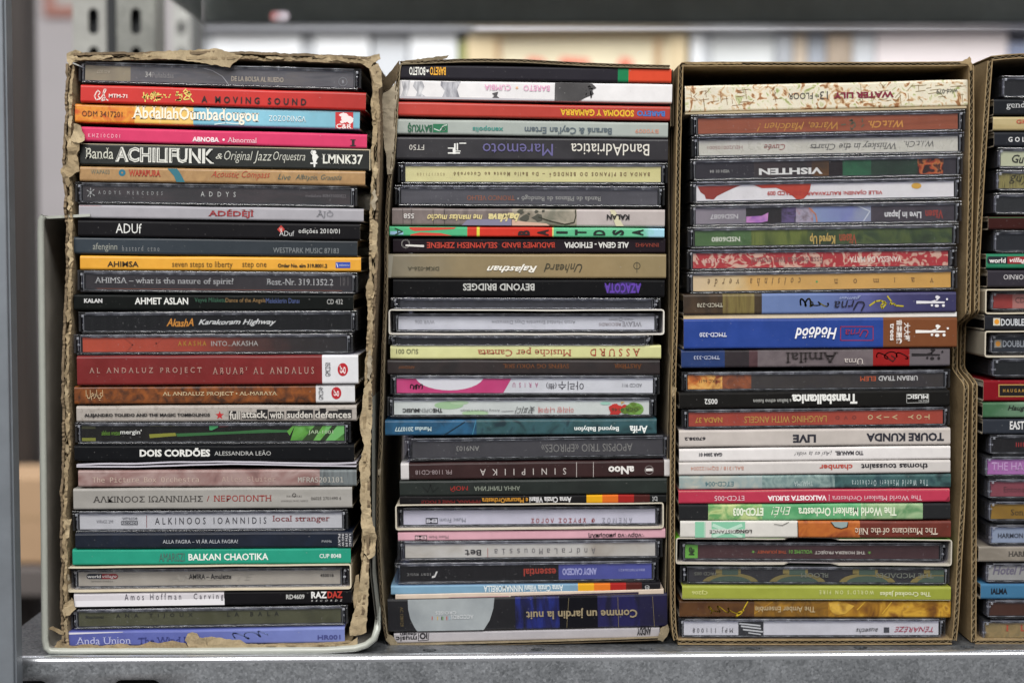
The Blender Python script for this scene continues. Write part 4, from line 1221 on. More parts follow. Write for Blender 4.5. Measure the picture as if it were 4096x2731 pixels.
# ------------------------------------------------------------------ the leftmost stack
BLK, WHT = '#141214', '#e4e4e0'
CD('A1', 'jewel', (130, 2178, 116, 170, 276, 332), 'scratched jewel case with dark grey card and tan end patch', [(505, M(['#8a7d68', '#96896f'], 90, 1)), (None, M(['#4c4a50', '#5d5a5e', '#66605f'], 60, 2, (1, 1, 6)))],
   [('AG 327', 262, 358, 192, 22, '#b8ac98', 'f'), ('34', 612, 658, 212, 38, '#c0bcb6', ''), ('Puñaladas', 662, 818, 219, 38, '#8f8b89', ''), ('DE LA BOLSA AL RUEDO', 1235, 1615, 247, 36, '#b0a493', 'bs')],
   [('ring', 2045, 265, 30, 6, '#9a9a9e'), ('disc', 2045, 265, 6, 12, '#9a9a9e'), ('line', [(900, 148), (1010, 160), (1100, 185), (1170, 225), (1220, 290)], 4, '#b5b3b6')], card=(176, 2122), grey=1)
CD('A1', 'board', (148, 2212, 288, 346, 416, 476), 'bright red board case with black block capitals', [(None, G([(-.06, '#c6241c'), (.02, '#c1221b'), (.06, '#a91f16')]))],
   [('MTM-71', 355, 488, 371, 27, '#f0dcd4', 'b'), ('A MOVING SOUND', 1025, 1783, 404, 48, '#1c1012', 'bw')],
   [('line', [(262, 345), (250, 372), (262, 398), (290, 392), (318, 355), (335, 325), (322, 320), (312, 345), (325, 375), (330, 398), (300, 405), (312, 380), (348, 403)], 7, '#ecd8d0'), ('line', [(262, 345), (275, 330), (292, 345), (276, 368), (290, 392)], 7, '#ecd8d0'),
    ('ideo', 605, 725, 370, 84, 22, 8, 3, '#e6cf6c'), ('ideo', 750, 800, 374, 26, 5, 7, 4, '#e6cf6c'), ('ideo', 840, 945, 365, 84, 18, 8, 5, '#e6cf6c'), ('line', [(900, 350), (945, 385), (965, 412)], 8, '#e6cf6c')])
CD('A1', 'board', (107, 2168, 425, 482, 562, 612), 'orange, cream and sky blue board case', [(540, M(['#cf6a1c', '#e0922c', '#c7561a'], 200, 3)), (720, M(['#e7b24a', '#ecc970'], 90, 4)), (965, M(['#ecd08a', '#e7bd5c', '#efe0b0'], 70, 5, (1, 1, .3))), (None, G([(-.02, '#6fb3cb'), (.02, '#82bdd2'), (.06, '#78afc2')]))],
   [('ODM 3417201', 160, 452, 500, 40, '#5a2c12', ''), ('AbdallahOumbadougou', 522, 1440, 513, 118, '#f3ead8', 'bs'), ('ZOZODINGA', 1512, 1782, 534, 40, '#dce8ea', 's'), ('C&R', 1999, 2117, 590, 34, '#f0dedc', 'bs')],
   [('line', [(1120, 575), (1200, 565), (1330, 575)], 7, '#d8e8e8'), ('rect', 1993, 487, 2122, 609, '#c22a2e'), ('blot', 2010, 2105, 500, 560, 9, 7, '#f0dedc')])
CD('A1', 'board', (152, 2220, 588, 652, 702, 746), 'hot pink board case', '#d03f68',
   [('KHZ10CD01', 205, 435, 658, 27, '#f0b9c8', 'w'), ('ABNOBA', 955, 1155, 685, 36, '#f6dde2', 'Bs'), ('•', 1176, 1194, 687, 18, '#f6dde2', ''), ('Abnormal', 1212, 1425, 690, 36, '#f0c8d2', 's')],
   [('rect', 2102, 684, 2140, 692, '#2a1018'), ('rect', 2112, 692, 2132, 728, '#2a1018'), ('rect', 2100, 726, 2142, 734, '#2a1018')])
CD('A1', 'board', (145, 2252, 708, 754, 872, 912), 'black slipcased set with ornate white lettering and chewed cream edge', M(['#0c100e', '#151a17'], 60, 6),
   [('Banda', 185, 388, 785, 80, '#ccccbe', 's'), ('ACHILIFUNK', 402, 1118, 800, 108, '#d8d8d0', 'B'), ('ACHILIFUNK', 408, 1112, 800, 92, '#141814', 'T'), ('&', 1128, 1178, 806, 40, '#c8c8bc', 'i'), ('Original', 1190, 1395, 812, 88, '#c8c8bc', 'ti'), ('Jazz', 1402, 1535, 815, 92, '#c8c8bc', 'ti'), ('Orquestra', 1545, 1775, 815, 82, '#c8c8bc', 'ti'), ('LMNK37', 1898, 2192, 828, 70, '#dcdcd2', 'bs')],
   [('disc', 1840, 778, 15, 14, WHT), ('poly', [(1828, 790), (1860, 792), (1866, 815), (1852, 850), (1846, 885), (1836, 884), (1834, 850), (1826, 820)], WHT), ('line', [(1830, 798), (1816, 780), (1826, 764)], 7, WHT), ('line', [(1858, 800), (1870, 812), (1858, 822)], 6, WHT), ('rect', 1812, 852, 1862, 862, WHT),
    ('line', [(430, 840), (470, 775), (520, 840)], 5, '#141814'), ('line', [(150, 714), (1200, 735), (2244, 760)], 8, '#cdbf9f'), ('line', [(2243, 760), (2243, 908)], 7, '#cdbf9f')], outer='#d8ccb0')
CD('A1', 'board', (143, 2208, 880, 912, 985, 1020), 'brown kraft paper case with red and teal handwriting', M(['#9c7950', '#ae8a5c'], 300, 7),
   [('WAPA03', 225, 360, 919, 30, '#6e7468', ''), ('WAPAPURA', 497, 730, 928, 46, '#b2402e', 'bs'), ('Acoustic Compass', 1095, 1520, 945, 66, '#b0392b', 'ht'), ('Live', 1578, 1668, 955, 44, '#2c5557', 'ht'), ('Albayzin, Granada', 1705, 2038, 962, 50, '#2c5557', 'ht')],
   [('disc', 450, 925, 25, 25, '#1f6a80'), ('disc', 450, 925, 7, 7, '#9c7950'), ('poly', [(770, 885), (842, 888), (872, 930), (912, 1008), (850, 1008), (826, 950)], '#2c6c7a')])
CD('A1', 'jewel', (105, 2150, 990, 1020, 1152, 1180), 'jewel case with blackish brown card and small spaced capitals', M(['#2a2729', '#3a3133', '#2f2b2e'], 40, 8, (1, 1, 4)),
   [('ADDYS MERCEDES', 272, 738, 1070, 26, '#a9a9a7', 'W'), ('ADDYS', 1015, 1268, 1080, 35, '#cbcbc6', 'W'), ('medialuna 808433000822', 1775, 2068, 1092, 22, '#777274', '')],
   [('line', [(190, 1050), (215, 1068), (243, 1090)], 6, '#a9a9a7'), ('line', [(240, 1045), (216, 1068), (195, 1095)], 6, '#a9a9a7'), ('line', [(216, 1035), (214, 1100)], 6, '#a9a9a7'), ('ring', 216, 1068, 16, 6, '#a9a9a7')], card=(160, 2098))
CD('A1', 'board', (137, 2197, 1158, 1186, 1252, 1283), 'silver grey board case with dark red slab capitals', '#a4a2a8',
   [('ADÉDÈJÌ', 1070, 1405, 1222, 62, '#952c30', 'bs'), ('ÀJÒ', 1855, 1980, 1226, 58, '#7a7a80', 's')], [('band', 137, 300, .93, 1.0, '#a8402c')])
CD('A2', 'board', (130, 2172, 35, 65, 155, 184), 'plain black board case with thin white logo', '#161518',
   [('ADUf', 405, 592, 98, 70, '#dcdcd8', ''), ('ADuf', 1588, 1695, 134, 36, '#cfcfcf', 't'), ('edições 2010/01', 1727, 2025, 120, 42, '#d2d2d0', '')],
   [('poly', [(1600, 74), (1628, 105), (1600, 134), (1572, 105)], '#b5342c'), ('line', [(1592, 95), (1596, 115)], 4, '#e8d8d0'), ('line', [(1606, 95), (1604, 115)], 4, '#e8d8d0')])
CD('A2', 'board', (100, 2152, 158, 184, 282, 303), 'slate blue board case with faint grey lettering', G([(-.06, '#27323c'), (.06, '#1c242b')]),
   [('afenginn', 238, 415, 235, 64, '#92948c', ''), ('bastard etno', 450, 720, 242, 38, '#85888a', 'sw'), ('WESTPARK MUSIC 87183', 1543, 2018, 257, 38, '#7f8487', '')])
CD('A2', 'board', (146, 2178, 295, 308, 397, 410), 'mustard yellow board case', M(['#dc9d2e', '#e3a636'], 120, 9),
   [('AHIMSA', 343, 570, 355, 40, '#3a2a10', 'b'), ('seven steps to liberty', 812, 1250, 362, 56, '#574015', ''), ('step one', 1320, 1495, 366, 48, '#574015', ''), ('Order No. elm 319.8001.2', 1577, 1935, 367, 29, '#3a2a10', 'B'), ('indiestone', 2020, 2095, 362, 15, '#c9cce0', 'i')],
   [('rect', 1995, 341, 2101, 384, '#2947a5'), ('line', [(2003, 350), (2010, 376)], 5, '#dfe2f0')])
CD('A2', 'jewel', (122, 2155, 398, 418, 560, 576), 'jewel case with black card and light serif question', M(['#211b20', '#2a2327'], 60, 10),
   [('AHIMSA – what is the nature of spirit?', 245, 1252, 482, 56, '#bcbbba', 's'), ('Best.-Nr. 319.1352.2', 1492, 1975, 485, 46, '#bcbbba', 's'), ('MUSIC', 2044, 2062, 478, 64, '#77706e', 'R')],
   [('line', [(2028, 445), (2028, 512)], 3, '#77706e'), ('line', [(2082, 445), (2082, 512)], 3, '#77706e'), ('band', 260, 2040, .165, .185, '#8a4a30')], card=(180, 2108))
CD('A2', 'board', (100, 2125, 572, 580, 690, 692), 'black board case with coloured dim captions and white capitals', '#111413',
   [('KALAN', 175, 307, 620, 31, '#cacaca', 'B'), ('AHMET ASLAN', 542, 928, 622, 50, '#dededa', 'b'), ('Veyvé Milaketu', 975, 1197, 619, 42, '#35604a', ''), ('Dance of the Angels', 1199, 1488, 621, 40, '#8d6f47', ''), ('Meleklerin Dansı', 1491, 1732, 620, 36, '#4c5a8a', ''), ('CD 432', 1932, 2047, 627, 36, '#b4b4b2', '')])
CD('A2', 'jewel', (132, 2155, 700, 692, 862, 850), 'jewel case with plain black card and orange brush word', '#101012',
   [('AkashA', 765, 962, 779, 62, '#d08a2e', 'hb'), ('Karakoram Highway', 997, 1562, 779, 54, '#d2d2d0', 'hb')], card=(180, 2100))
CD('A2', 'jewel', (97, 2120, 862, 856, 1018, 1006), 'jewel case with orange red card fading to black', [(None, G([(-.06, '#b8472a'), (-.01, '#a33c26'), (.012, '#5a2c22'), (.035, '#241a18'), (.06, '#1c1718')]))],
   [('AKASHA', 850, 1055, 930, 36, '#b27f22', 'bw'), ('INTO...AKASHA', 1090, 1430, 930, 36, '#b5b0aa', '')], [('line', [(480, 990), (520, 940), (460, 890)], 10, '#9c3a24'), ('line', [(700, 990), (690, 930), (740, 885)], 12, '#a8402a')], card=(158, 2068))
CD('A2', 'board', (125, 2160, 1022, 1012, 1232, 1222), 'thick dark crimson board case with white end block', [(1897, M(['#6c1716', '#75191a'], 80, 11)), (None, '#d9d9dd')],
   [('AL ANDALUZ PROJECT', 212, 1028, 1128, 52, '#b08c80', 'sw'), ("ABUAB' AL ANDALUS", 1105, 1838, 1124, 52, '#b08c80', 'sw'), ('GMCD50', 1920, 1958, 1116, 100, '#3a3a3e', 'R'), ('g', 2025, 2068, 1118, 62, '#ead8d8', 'Rs')],
   [('disc', 2047, 1117, 38, 47, '#b01f2a')], book=1)
CD('A3', 'board', (105, 2135, 262, 252, 392, 380), 'rusty brown board case with white end block and Arabic word', [(1852, M(['#3c2010', '#6e3a14', '#8c4c1a'], 260, 12)), (None, '#d4d4d6')],
   [('المرايا', 188, 312, 325, 76, '#cbb28a', ''), ('AL ANDALUZ PROJECT • AL-MARAYA', 742, 1573, 318, 36, '#cfb994', 's'), ('GMCD49', 1872, 1906, 313, 92, '#3a3a3e', 'R'), ('g', 1980, 2020, 310, 50, '#ead8d8', 'Rs')],
   [('disc', 2000, 310, 36, 44, '#b01f2a')])
CD('A3', 'board', (120, 2147, 405, 398, 520, 512), 'speckled grey board case with red star', M(['#989089', '#aca59e', '#a39b94'], 500, 13),
   [('ALEJANDRO TOLEDO AND THE MAGIC TOMBOLINOS', 177, 1087, 471, 30, '#1c1a1c', 'B'), ('full', 1228, 1302, 470, 62, '#c9c4bc', 'b'), ('attack,', 1318, 1500, 468, 62, '#c9c4bc', 'b'), ('with', 1520, 1618, 467, 52, '#c9c4bc', 'b'), ('sudden', 1645, 1828, 466, 50, '#c9c4bc', 'b'), ('defences', 1848, 2108, 465, 52, '#c9c4bc', 'b')],
   [('star', 1156, 471, 32, '#b3282c')] + [('rect', a, b, c, d, '#1a181a') for a, b, c, d in ((1222, 440, 1306, 500), (1316, 450, 1420, 496), (1424, 428, 1504, 500), (1512, 444, 1622, 494), (1640, 438, 1734, 488), (1738, 430, 1832, 494), (1846, 436, 1880, 490), (1880, 420, 1925, 480), (1925, 438, 2010, 496), (2012, 428, 2112, 490))])
CD('A3', 'jewel', (105, 2105, 522, 522, 686, 684), 'jewel case with green leaves on a black card', '#16130f',
   [('alekos vretos', 297, 430, 600, 34, '#66942c', ''), ("mergin'", 432, 587, 597, 42, '#cfcfc9', 'b'), ('JAR-1001', 1795, 1975, 597, 34, '#b5c9a5', '')],
   [('band', 152, 252, .0, .3, '#7d7f2a'), ('band', 152, 252, .7, .85, '#3a3a1c'), ('poly', [(640, 610), (830, 600), (838, 622), (645, 638)], '#8c8c2c'), ('poly', [(640, 540), (870, 540), (850, 552), (645, 553)], '#5f5a20'), ('poly', [(835, 605), (1250, 590), (1480, 575), (1650, 580), (1655, 596), (1480, 600), (1250, 608), (845, 628)], '#2f6a34'), ('poly', [(1075, 540), (1140, 540), (1140, 560), (1095, 582), (1078, 580)], '#3f9a5c'), ('poly', [(1145, 540), (1230, 540), (1215, 555), (1150, 560)], '#5a1a14'),
    ('poly', [(1640, 590), (1660, 620), (1700, 545), (1690, 540)], '#5c9a3c'), ('poly', [(1700, 540), (2060, 540), (2060, 655), (1665, 655)], M(['#2f5c26', '#5a9a3c', '#72b25c'], 130, 14)), ('poly', [(1850, 540), (1905, 540), (1830, 655), (1750, 655)], '#2a3c1c'), ('poly', [(1925, 540), (2060, 540), (2060, 600), (1990, 655), (1900, 655)], '#6cae62'), ('poly', [(1975, 540), (2010, 540), (1920, 655), (1880, 655)], '#243318')], card=(152, 2055))
CD('A3', 'board', (105, 2130, 690, 682, 802, 800), 'glossy black board case with bold white title', '#121316',
   [('DOIS CORDÕES', 577, 1087, 738, 64, '#e2e2de', 'B'), ('ALESSANDRA LEÃO', 1118, 1527, 742, 38, '#b8b8b6', '')])
CD('A3', 'sheet', (120, 2145, 808, 806, 848, 838), 'wavy white booklet slipping out under the glossy black case in the torn leftmost box', ['x'] and '#c6c2cc', full=1, same=1, n=2)
CD('A3', 'board', (133, 2147, 870, 862, 990, 984), 'faded rose brown board case with typewriter letters', [(1880, M(['#6b4f4d', '#8d6e6a', '#a08884', '#7d5f5c'], 70, 15)), (None, M(['#4e5254', '#737a7c', '#5a5f61'], 90, 16, (3, 1, .4)))],
   [('The Picture Box Orchestra', 235, 1005, 936, 38, '#c2ada0', 'm'), ('Alles Sluiter', 1172, 1560, 932, 38, '#b59d92', 'm'), ('MFRAS201101', 1723, 2050, 936, 38, '#b9b6ae', 'm')])
CD('A3', 'board', (98, 2115, 1000, 990, 1156, 1140), 'satin grey board case with Greek capitals', M(['#989590', '#a6a39e'], 40, 17, (.3, 1, 3)),
   [('ΑΛΚΙΝΟΟΣ ΙΩΑΝΝΙΔΗΣ', 238, 1035, 1076, 44, '#464240', 's'), ('/', 1062, 1082, 1072, 40, '#8c3a34', ''), ('ΝΕΡΟΠΟΝΤΗ', 1112, 1532, 1070, 44, '#98342f', 's'), ('UNIVERSAL', 1640, 1750, 1055, 13, '#55504e', 'bw'), ('UNIVERSAL MUSIC GREECE', 1600, 1795, 1088, 11, '#77716e', ''), ('06025 2701490 6', 1817, 2035, 1070, 22, '#4f4b49', '')],
   [('ring', 1695, 1048, 12, 4, '#55504e')])
CD('A4', 'jewel', (88, 2085, 22, 12, 184, 170), 'jewel case with white card, dark title and red serif words', '#c6c5c8',
   [('WRASS 299', 258, 380, 101, 24, '#85838a', ''), ('wrasse', 442, 555, 80, 20, '#77777d', 's'), ('RECORDS', 442, 554, 112, 18, '#c2c2c5', 'b'), ('ALKINOOS', 683, 1050, 96, 50, '#2a2830', 'w'), ('IOANNIDIS', 1108, 1490, 93, 48, '#2a2830', 'w'), ('local stranger', 1535, 1950, 84, 56, '#8a3030', 's')],
   [('rect', 437, 97, 558, 126, '#4a4a50'), ('rect', 620, 55, 624, 145, '#7c2a32')], card=(137, 2038), grey=1)
CD('A4', 'board', (112, 2120, 180, 172, 297, 284), 'midnight blue board case with tiny pale capitals', M(['#0a1220', '#101b2e'], 90, 18),
   [('ALLA FAGRA – VI ÄR ALLA FAGRA!', 745, 1288, 238, 33, '#b8bbc0', ''), ('PWM6', 1895, 1967, 240, 18, '#a5a8ad', '')] +
   [(w, x, x + 16, 230, 90, '#d5d5d8', 'D') for w, x in (('PLAY', 2014), ('ING W', 2040), ('ITH M', 2066), ('USIC', 2092))],
   [('rect', x, 180, x + 20, 282, '#44444a') for x in (2012, 2038, 2064, 2090)])
CD('A4', 'board', (92, 2105, 300, 289, 417, 400), 'teal green board case', '#2b967c',
   [('AMARISZI', 718, 902, 355, 62, '#4f6a62', ''), ('BALKAN CHAOTIKA', 930, 1508, 352, 50, '#e8efe8', 'b'), ('CUP 8048', 1878, 2035, 345, 32, '#d8e6e0', 'b')])
CD('A4', 'slip', (50, 2110, 424, 406, 612, 584), 'cream card slipcase round a jewel case', '#d8cdb6', outer='#d2c6ae')
CD('A4', 'jewel', (80, 2096, 440, 426, 596, 573), 'jewel case with beige card sitting inside the cream slipcase', M(['#a19a90', '#ada69c'], 60, 19),
   [('world', 192, 290, 498, 24, '#e0dcd8', 'b'), ('village', 302, 405, 500, 30, '#e0dcd8', 'i'), ('harmonia mundi s.a.', 220, 382, 531, 14, '#6a6460', ''), ('AMIRA – Amulette', 928, 1236, 499, 38, '#242020', 'b'), ('450018', 1880, 1978, 490, 22, '#3c3836', 'b'), ('AMULETTE', 790, 1400, 503, 52, '#a8a298', 'ht')],
   [('disc', 206, 498, 20, 19, '#1f1f2c'), ('rect', 205, 479, 298, 517, '#1f1f2c'), ('rect', 298, 479, 394, 517, '#8c1f26'), ('disc', 394, 498, 20, 19, '#8c1f26')], card=(128, 2026), inslip=1, grey=1)
CD('A4', 'board', (103, 2112, 615, 594, 722, 688), 'half white, half black board case', [(1188, '#cfcbd0'), (None, '#151417')],
   [('Amos Hoffman', 468, 877, 640, 48, '#56525c', 'w'), ('Carving', 968, 1182, 642, 56, '#56525c', 'w'), ('RD4609', 1637, 1770, 640, 36, '#c0c0be', 'b'), ('RAZ', 1818, 1932, 627, 50, '#e0e0de', 'B'), ('DAZ', 1936, 2045, 625, 50, '#b3352a', 'B'), ('RECORDZ', 1818, 2045, 668, 13, '#cfcfcd', 'iW')],
   [('poly', [(103, 672), (1190, 652), (1192, 706), (103, 724)], '#e4e2e6')])
CD('A4', 'jewel', (75, 2085, 733, 704, 886, 852), 'jewel case with olive card and black spaced capitals', M(['#43432c', '#52523a', '#494930'], 70, 20),
   [('ANA TIJOUX', 400, 957, 784, 36, '#22231a', 'bW'), ('LA BALA', 1207, 1580, 770, 34, '#22231a', 'bW'), ('nacional', 195, 310, 792, 22, '#26271c', 'b')], [('star', 188, 792, 16, '#26271c')], card=(130, 2030))
CD('A4', 'board', (25, 2062, 896, 862, 1006, 974), 'periwinkle blue board case behind the torn bottom flap', G([(-.06, '#535a9e'), (0, '#5f69ac'), (.06, '#7682bc')]),
   [('Anda Union', 115, 515, 957, 56, '#b8bbe0', 's'), ('The Wind Horse', 563, 1080, 955, 48, '#39407e', 's'), ('HR001', 1865, 2030, 932, 34, '#454a84', 'b')],
   [('poly', [(30, 896), (480, 884), (450, 898), (40, 915)], '#d4d2dc'), ('scr', 1240, 1500, 915, 60, 12, 7, 9, '#8fa0dc')])
# ------------------------------------------------------------------ the second stack
CD('B1', 'board', (188, 2248, 112, 142, 220, 250), 'charcoal board case with green and orange red end', [(1843, '#27252c'), (1925, '#1f7a4d'), (None, '#d04a30')],
   [('BARETO', 417, 537, 162, 62, '#e6a82c', 'b'), ('BOLETO', 260, 381, 162, 62, '#e6e6de', 'b')], [('star', 399, 160, 16, '#e6e6de')])
CD('B1', 'board', (185, 2253, 228, 258, 372, 408), 'white board case with black brush patch', '#e2e0e1',
   [('BARETO', 1127, 1325, 291, 42, '#e39cc2', ''), ('CUMBIA', 832, 1030, 286, 42, '#e39cc2', '')],
   [('poly', [(200, 238), (268, 234), (262, 290), (240, 350), (290, 372), (190, 372), (214, 300)], M(['#8f8f95', '#c2c2c6', '#dcdcde'], 260, 44, (2, 1, .6))), ('poly', [(300, 240), (360, 240), (375, 280), (350, 330), (405, 372), (300, 372), (320, 320), (288, 275)], M(['#8f8f95', '#b9b9be', '#dcdcde'], 260, 45, (2, 1, .6))), ('poly', [(500, 240), (560, 246), (650, 240), (622, 300), (645, 372), (505, 372), (530, 310), (498, 270)], M(['#7c7c84', '#a9a9b0', '#d0d0d4'], 240, 46, (2, 1, .6))), ('poly', [(888, 330), (935, 318), (925, 350), (952, 372), (880, 372), (905, 350)], '#4c4a4c'), ('star', 1077, 289, 14, '#eab48a'), ('poly', [(1366, 240), (1600, 252), (1650, 258), (1680, 290), (1645, 300), (1660, 335), (1600, 360), (1540, 392), (1362, 395)], M(['#3c3a3b', '#565455'], 60, 21)), ('ideo', 1590, 1650, 310, 110, 14, 9, 6, '#454344'),
    ('poly', [(185, 352), (900, 366), (1360, 378), (1360, 400), (185, 380)], '#b9b6bc'), ('poly', [(1690, 395), (2253, 400), (2253, 410), (1690, 408)], '#d98a3c')])
CD('B1', 'board', (170, 2237, 395, 426, 497, 541), 'brick red board case with yellow and blue words', G([(-.06, '#b5372b'), (.02, '#ad3326'), (.06, '#a53326')]),
   [('BARETO', 1987, 2200, 484, 42, '#3f6fb5', 'Bs'), ('SODOMA Y GAMARRA', 1402, 1965, 478, 52, '#e0b02c', 'Bs')])
CD('B1', 'board', (163, 2222, 520, 557, 642, 665), 'silvery green board case with dark green owl logo', '#a3aaa5',
   [('BAYKUŞ', 248, 435, 590, 72, '#1e5b3f', 'B'), ('xenopolis', 740, 973, 600, 48, '#3c8a80', 'b'), ("Baraná & Ceyl'an Ertem", 1135, 1797, 607, 66, '#58646c', 'b'), ('BY0009', 1975, 2150, 618, 32, '#c98a72', '')],
   [('rect', 440, 562, 552, 627, '#1e6b48'), ('line', [(450, 600), (490, 615), (520, 575), (545, 570)], 7, '#c9d3cc'), ('ring', 520, 600, 14, 5, '#c9d3cc')])
CD('B1', 'board', (163, 2222, 656, 674, 832, 848), 'thick black board case with large rounded letters', M(['#1f1d22', '#29272c'], 70, 22),
   [('BandAdriatica', 1487, 2080, 757, 88, '#d8d4ca', ''), ('Maremoto', 817, 1350, 757, 90, '#625d8c', ''), ('FT50', 260, 373, 740, 40, '#c5c2bc', '')],
   [('rect', 553, 778, 645, 788, WHT), ('rect', 590, 742, 602, 790, WHT), ('rect', 553, 742, 610, 750, WHT), ('rect', 600, 710, 612, 790, WHT), ('rect', 610, 765, 650, 772, WHT), ('rect', 640, 705, 692, 713, WHT), ('rect', 620, 708, 630, 760, WHT)], book=1)
CD('B1', 'jewel', (172, 2222, 850, 860, 1026, 1026), 'jewel case with pale yellow card', M(['#d6cd8f', '#e0d8a0'], 30, 23, (.3, 1, 4)),
   [('BANDA DE PÍFANOS DO BENDEGÓ – Do Bello Monte ao Cocorobó', 595, 2087, 945, 38, '#857049', 'Bw'), ('0501171100', 318, 527, 942, 22, '#9a845a', 'w')], card=(230, 2170), grey=1)
CD('B1', 'jewel', (150, 2200, 1024, 1036, 1190, 1196), 'jewel case with smoky grey card and rust serif words', M(['#434147', '#57555b'], 30, 24, (.5, 1, 3)),
   [('Banda de Pífanos de Bendegó •', 1080, 1717, 1123, 46, '#aeaca6', 's'), ('TRONCO VELHO', 697, 1063, 1122, 36, '#a05c3c', 's')], card=(197, 2145))
CD('B2', 'board', (130, 2198, 64, 70, 190, 208), 'drawn picture board case in taupe and pinkish white', [(1040, M(['#574d4b', '#7a6e6b', '#685e5c'], 60, 25, (2, 1, .5))), (1530, M(['#7c7466', '#9a9182', '#6a6a5c'], 110, 26)), (None, M(['#a89e9c', '#beb5b2'], 50, 27))],
   [('558', 218, 297, 122, 38, '#c9c5c2', 'b'), ('me mankas mucho', 397, 815, 132, 50, '#d8c88c', 'hb'), ('baklava', 860, 1097, 132, 68, '#d6c890', 'hB'), ('KALAN', 1758, 1930, 130, 40, '#1a181a', 'B')],
   [('line', [(x, 66), (x + 4, 200)], 4, '#3c3432') for x in (210, 275, 440, 525)] + [('blot', 1100, 1280, 72, 150, 9, 8, '#48483f'), ('poly', [(1040, 150), (1120, 165), (1300, 178), (1340, 205), (1040, 205)], '#c9a592'), ('poly', [(700, 150), (1035, 140), (1035, 200), (650, 200)], '#7c7890'),
    ('line', [(1520, 75), (1524, 120), (1510, 170), (1440, 185), (1330, 160), (1240, 130)], 7, '#2c2c1c'), ('poly', [(1780, 72), (1815, 72), (1890, 205), (1830, 205)], '#c9c4a5')])
CD('B2', 'board', (110, 2195, 200, 214, 274, 286), 'thin green and red striped case with black letters', [(700, '#50ad7c'), (772, '#c23a2c'), (794, '#d3cf4c'), (1345, '#c8392c'), (1355, '#cfd07c'), (None, G([(-.0, '#4faa7a'), (.05, '#62b98c'), (.064, '#9ccadc')]))],
   [('A', 150, 212, 240, 60, '#1d3a2a', 'R'), ('B', 1085, 1175, 249, 38, '#241618', 'BD'), ('A', 1230, 1318, 247, 46, '#241618', 'BD'), ('I', 1375, 1462, 246, 16, '#14201c', 'BD'), ('T', 1517, 1605, 245, 40, '#14201c', 'BD'), ('D', 1657, 1747, 248, 40, '#14201c', 'BD'), ('S', 1800, 1890, 247, 40, '#14201c', 'BD'), ('A', 1950, 2037, 246, 46, '#14201c', 'BD')],
   [('poly', [(260, 200), (620, 204), (600, 220), (420, 232), (300, 236), (265, 222)], '#c9402f'), ('poly', [(265, 284), (270, 262), (340, 246), (500, 252), (640, 284)], '#c9402f'), ('band', 110, 215, .15, .5, '#8fb5cf')])
CD('B2', 'board', (137, 2202, 290, 290, 402, 404), 'black purple board case with red and white capitals and key mark', '#211a20',
   [('SELAMNESH ZEMENE', 393, 928, 343, 45, '#b23a2a', 'bs'), ("BADUME'S BAND", 962, 1367, 343, 44, '#b23a2a', 'bs'), ('ALE GENA - ETHIOPIA', 1437, 1925, 342, 44, '#dcdad6', 'b'), ('INNA4H2', 1975, 2155, 342, 28, '#8a3a2c', 's')],
   [('ring', 232, 332, 28, 10, '#d8d4d0'), ('poly', [(232, 338), (372, 342), (372, 358), (232, 350)], '#d8d4d0')])
CD('B2', 'board', (92, 2208, 410, 410, 592, 595), 'thick khaki tan board case with white and dark handwriting', G([(-.063, '#7c7564'), (-.03, '#857658'), (.03, '#8f7c58'), (.06, '#8a7a58')]),
   [('DKM-026-A', 247, 487, 520, 30, '#55503f', 'b'), ('Rajasthan', 848, 1230, 518, 66, '#eae6dc', 'hb'), ('Unheard', 1280, 1572, 515, 70, '#3c392c', 'h')],
   [('ring', 1987, 500, 24, 5, '#4a4638'), ('line', [(1987, 470), (1987, 550)], 5, '#4a4638'), ('poly', [(94, 412), (140, 412), (122, 592), (94, 592)], '#8f8a7c')])
CD('B2', 'board', (137, 2197, 602, 602, 732, 738), 'black board case with purple spiky emblem', '#111113',
   [('BEYOND BRIDGES', 667, 1210, 660, 54, '#bcbcb8', 'b'), ('AZACOTA', 1742, 2018, 668, 76, '#5c3aa0', 'B')],
   [('poly', [(1737, 645), (1800, 640), (1870, 622), (1930, 622), (2022, 640), (2000, 700), (1900, 714), (1760, 708)], '#2b1f55')])
CD('B2', 'slim', (118, 2170, 740, 744, 826, 830), 'empty looking slim clear case without a title', '#555', zc=(.15, .8), grey=1)
CD('B2', 'slip', (103, 2196, 828, 832, 1024, 1022), 'white card slipcase with rounded corners', '#d9d5cc', outer='#d0ccc4')
CD('B2', 'jewel', (135, 2172, 856, 858, 1006, 1006), 'jewel case with white card and faint grey words in the white slipcase', M(['#c2c2ca', '#cfcfd6'], 30, 28, (.3, 1, 3)),
   [('WVR 006', 302, 450, 925, 30, '#8f8f96', ''), ('Attab Haddad Ensemble Days Distinctive', 885, 1522, 923, 34, '#8f9096', ''), ('WEAVE', 1878, 2027, 942, 36, '#7a767c', 's'), ('RECORDS', 1700, 1868, 944, 22, '#8a7a7c', 's'), ('WORLD', 1893, 1963, 905, 13, '#8a8a90', ''), ('SERIES', 1777, 1842, 907, 13, '#8a8a90', '')],
   [('ring', 1865, 906, 12, 3, '#9a9aa0')], card=(176, 2121), inslip=1, grey=1)
CD('B2', 'slim', (97, 2112, 1030, 1030, 1104, 1102), 'slim smoke grey case without a title under the white slipcase', '#333', zc=(.1, .8))
CD('B2', 'board', (117, 2170, 1106, 1100, 1206, 1206), 'pale lime board case with red serif title', M(['#c6c68b', '#d0d098'], 60, 29),
   [('SUO 001', 162, 328, 1148, 36, '#4a4a3c', ''), ('Musiche per Cantata', 780, 1490, 1151, 66, '#a2483a', 's'), ('ASSURD', 1633, 2012, 1155, 56, '#a63c2c', 'sw')])
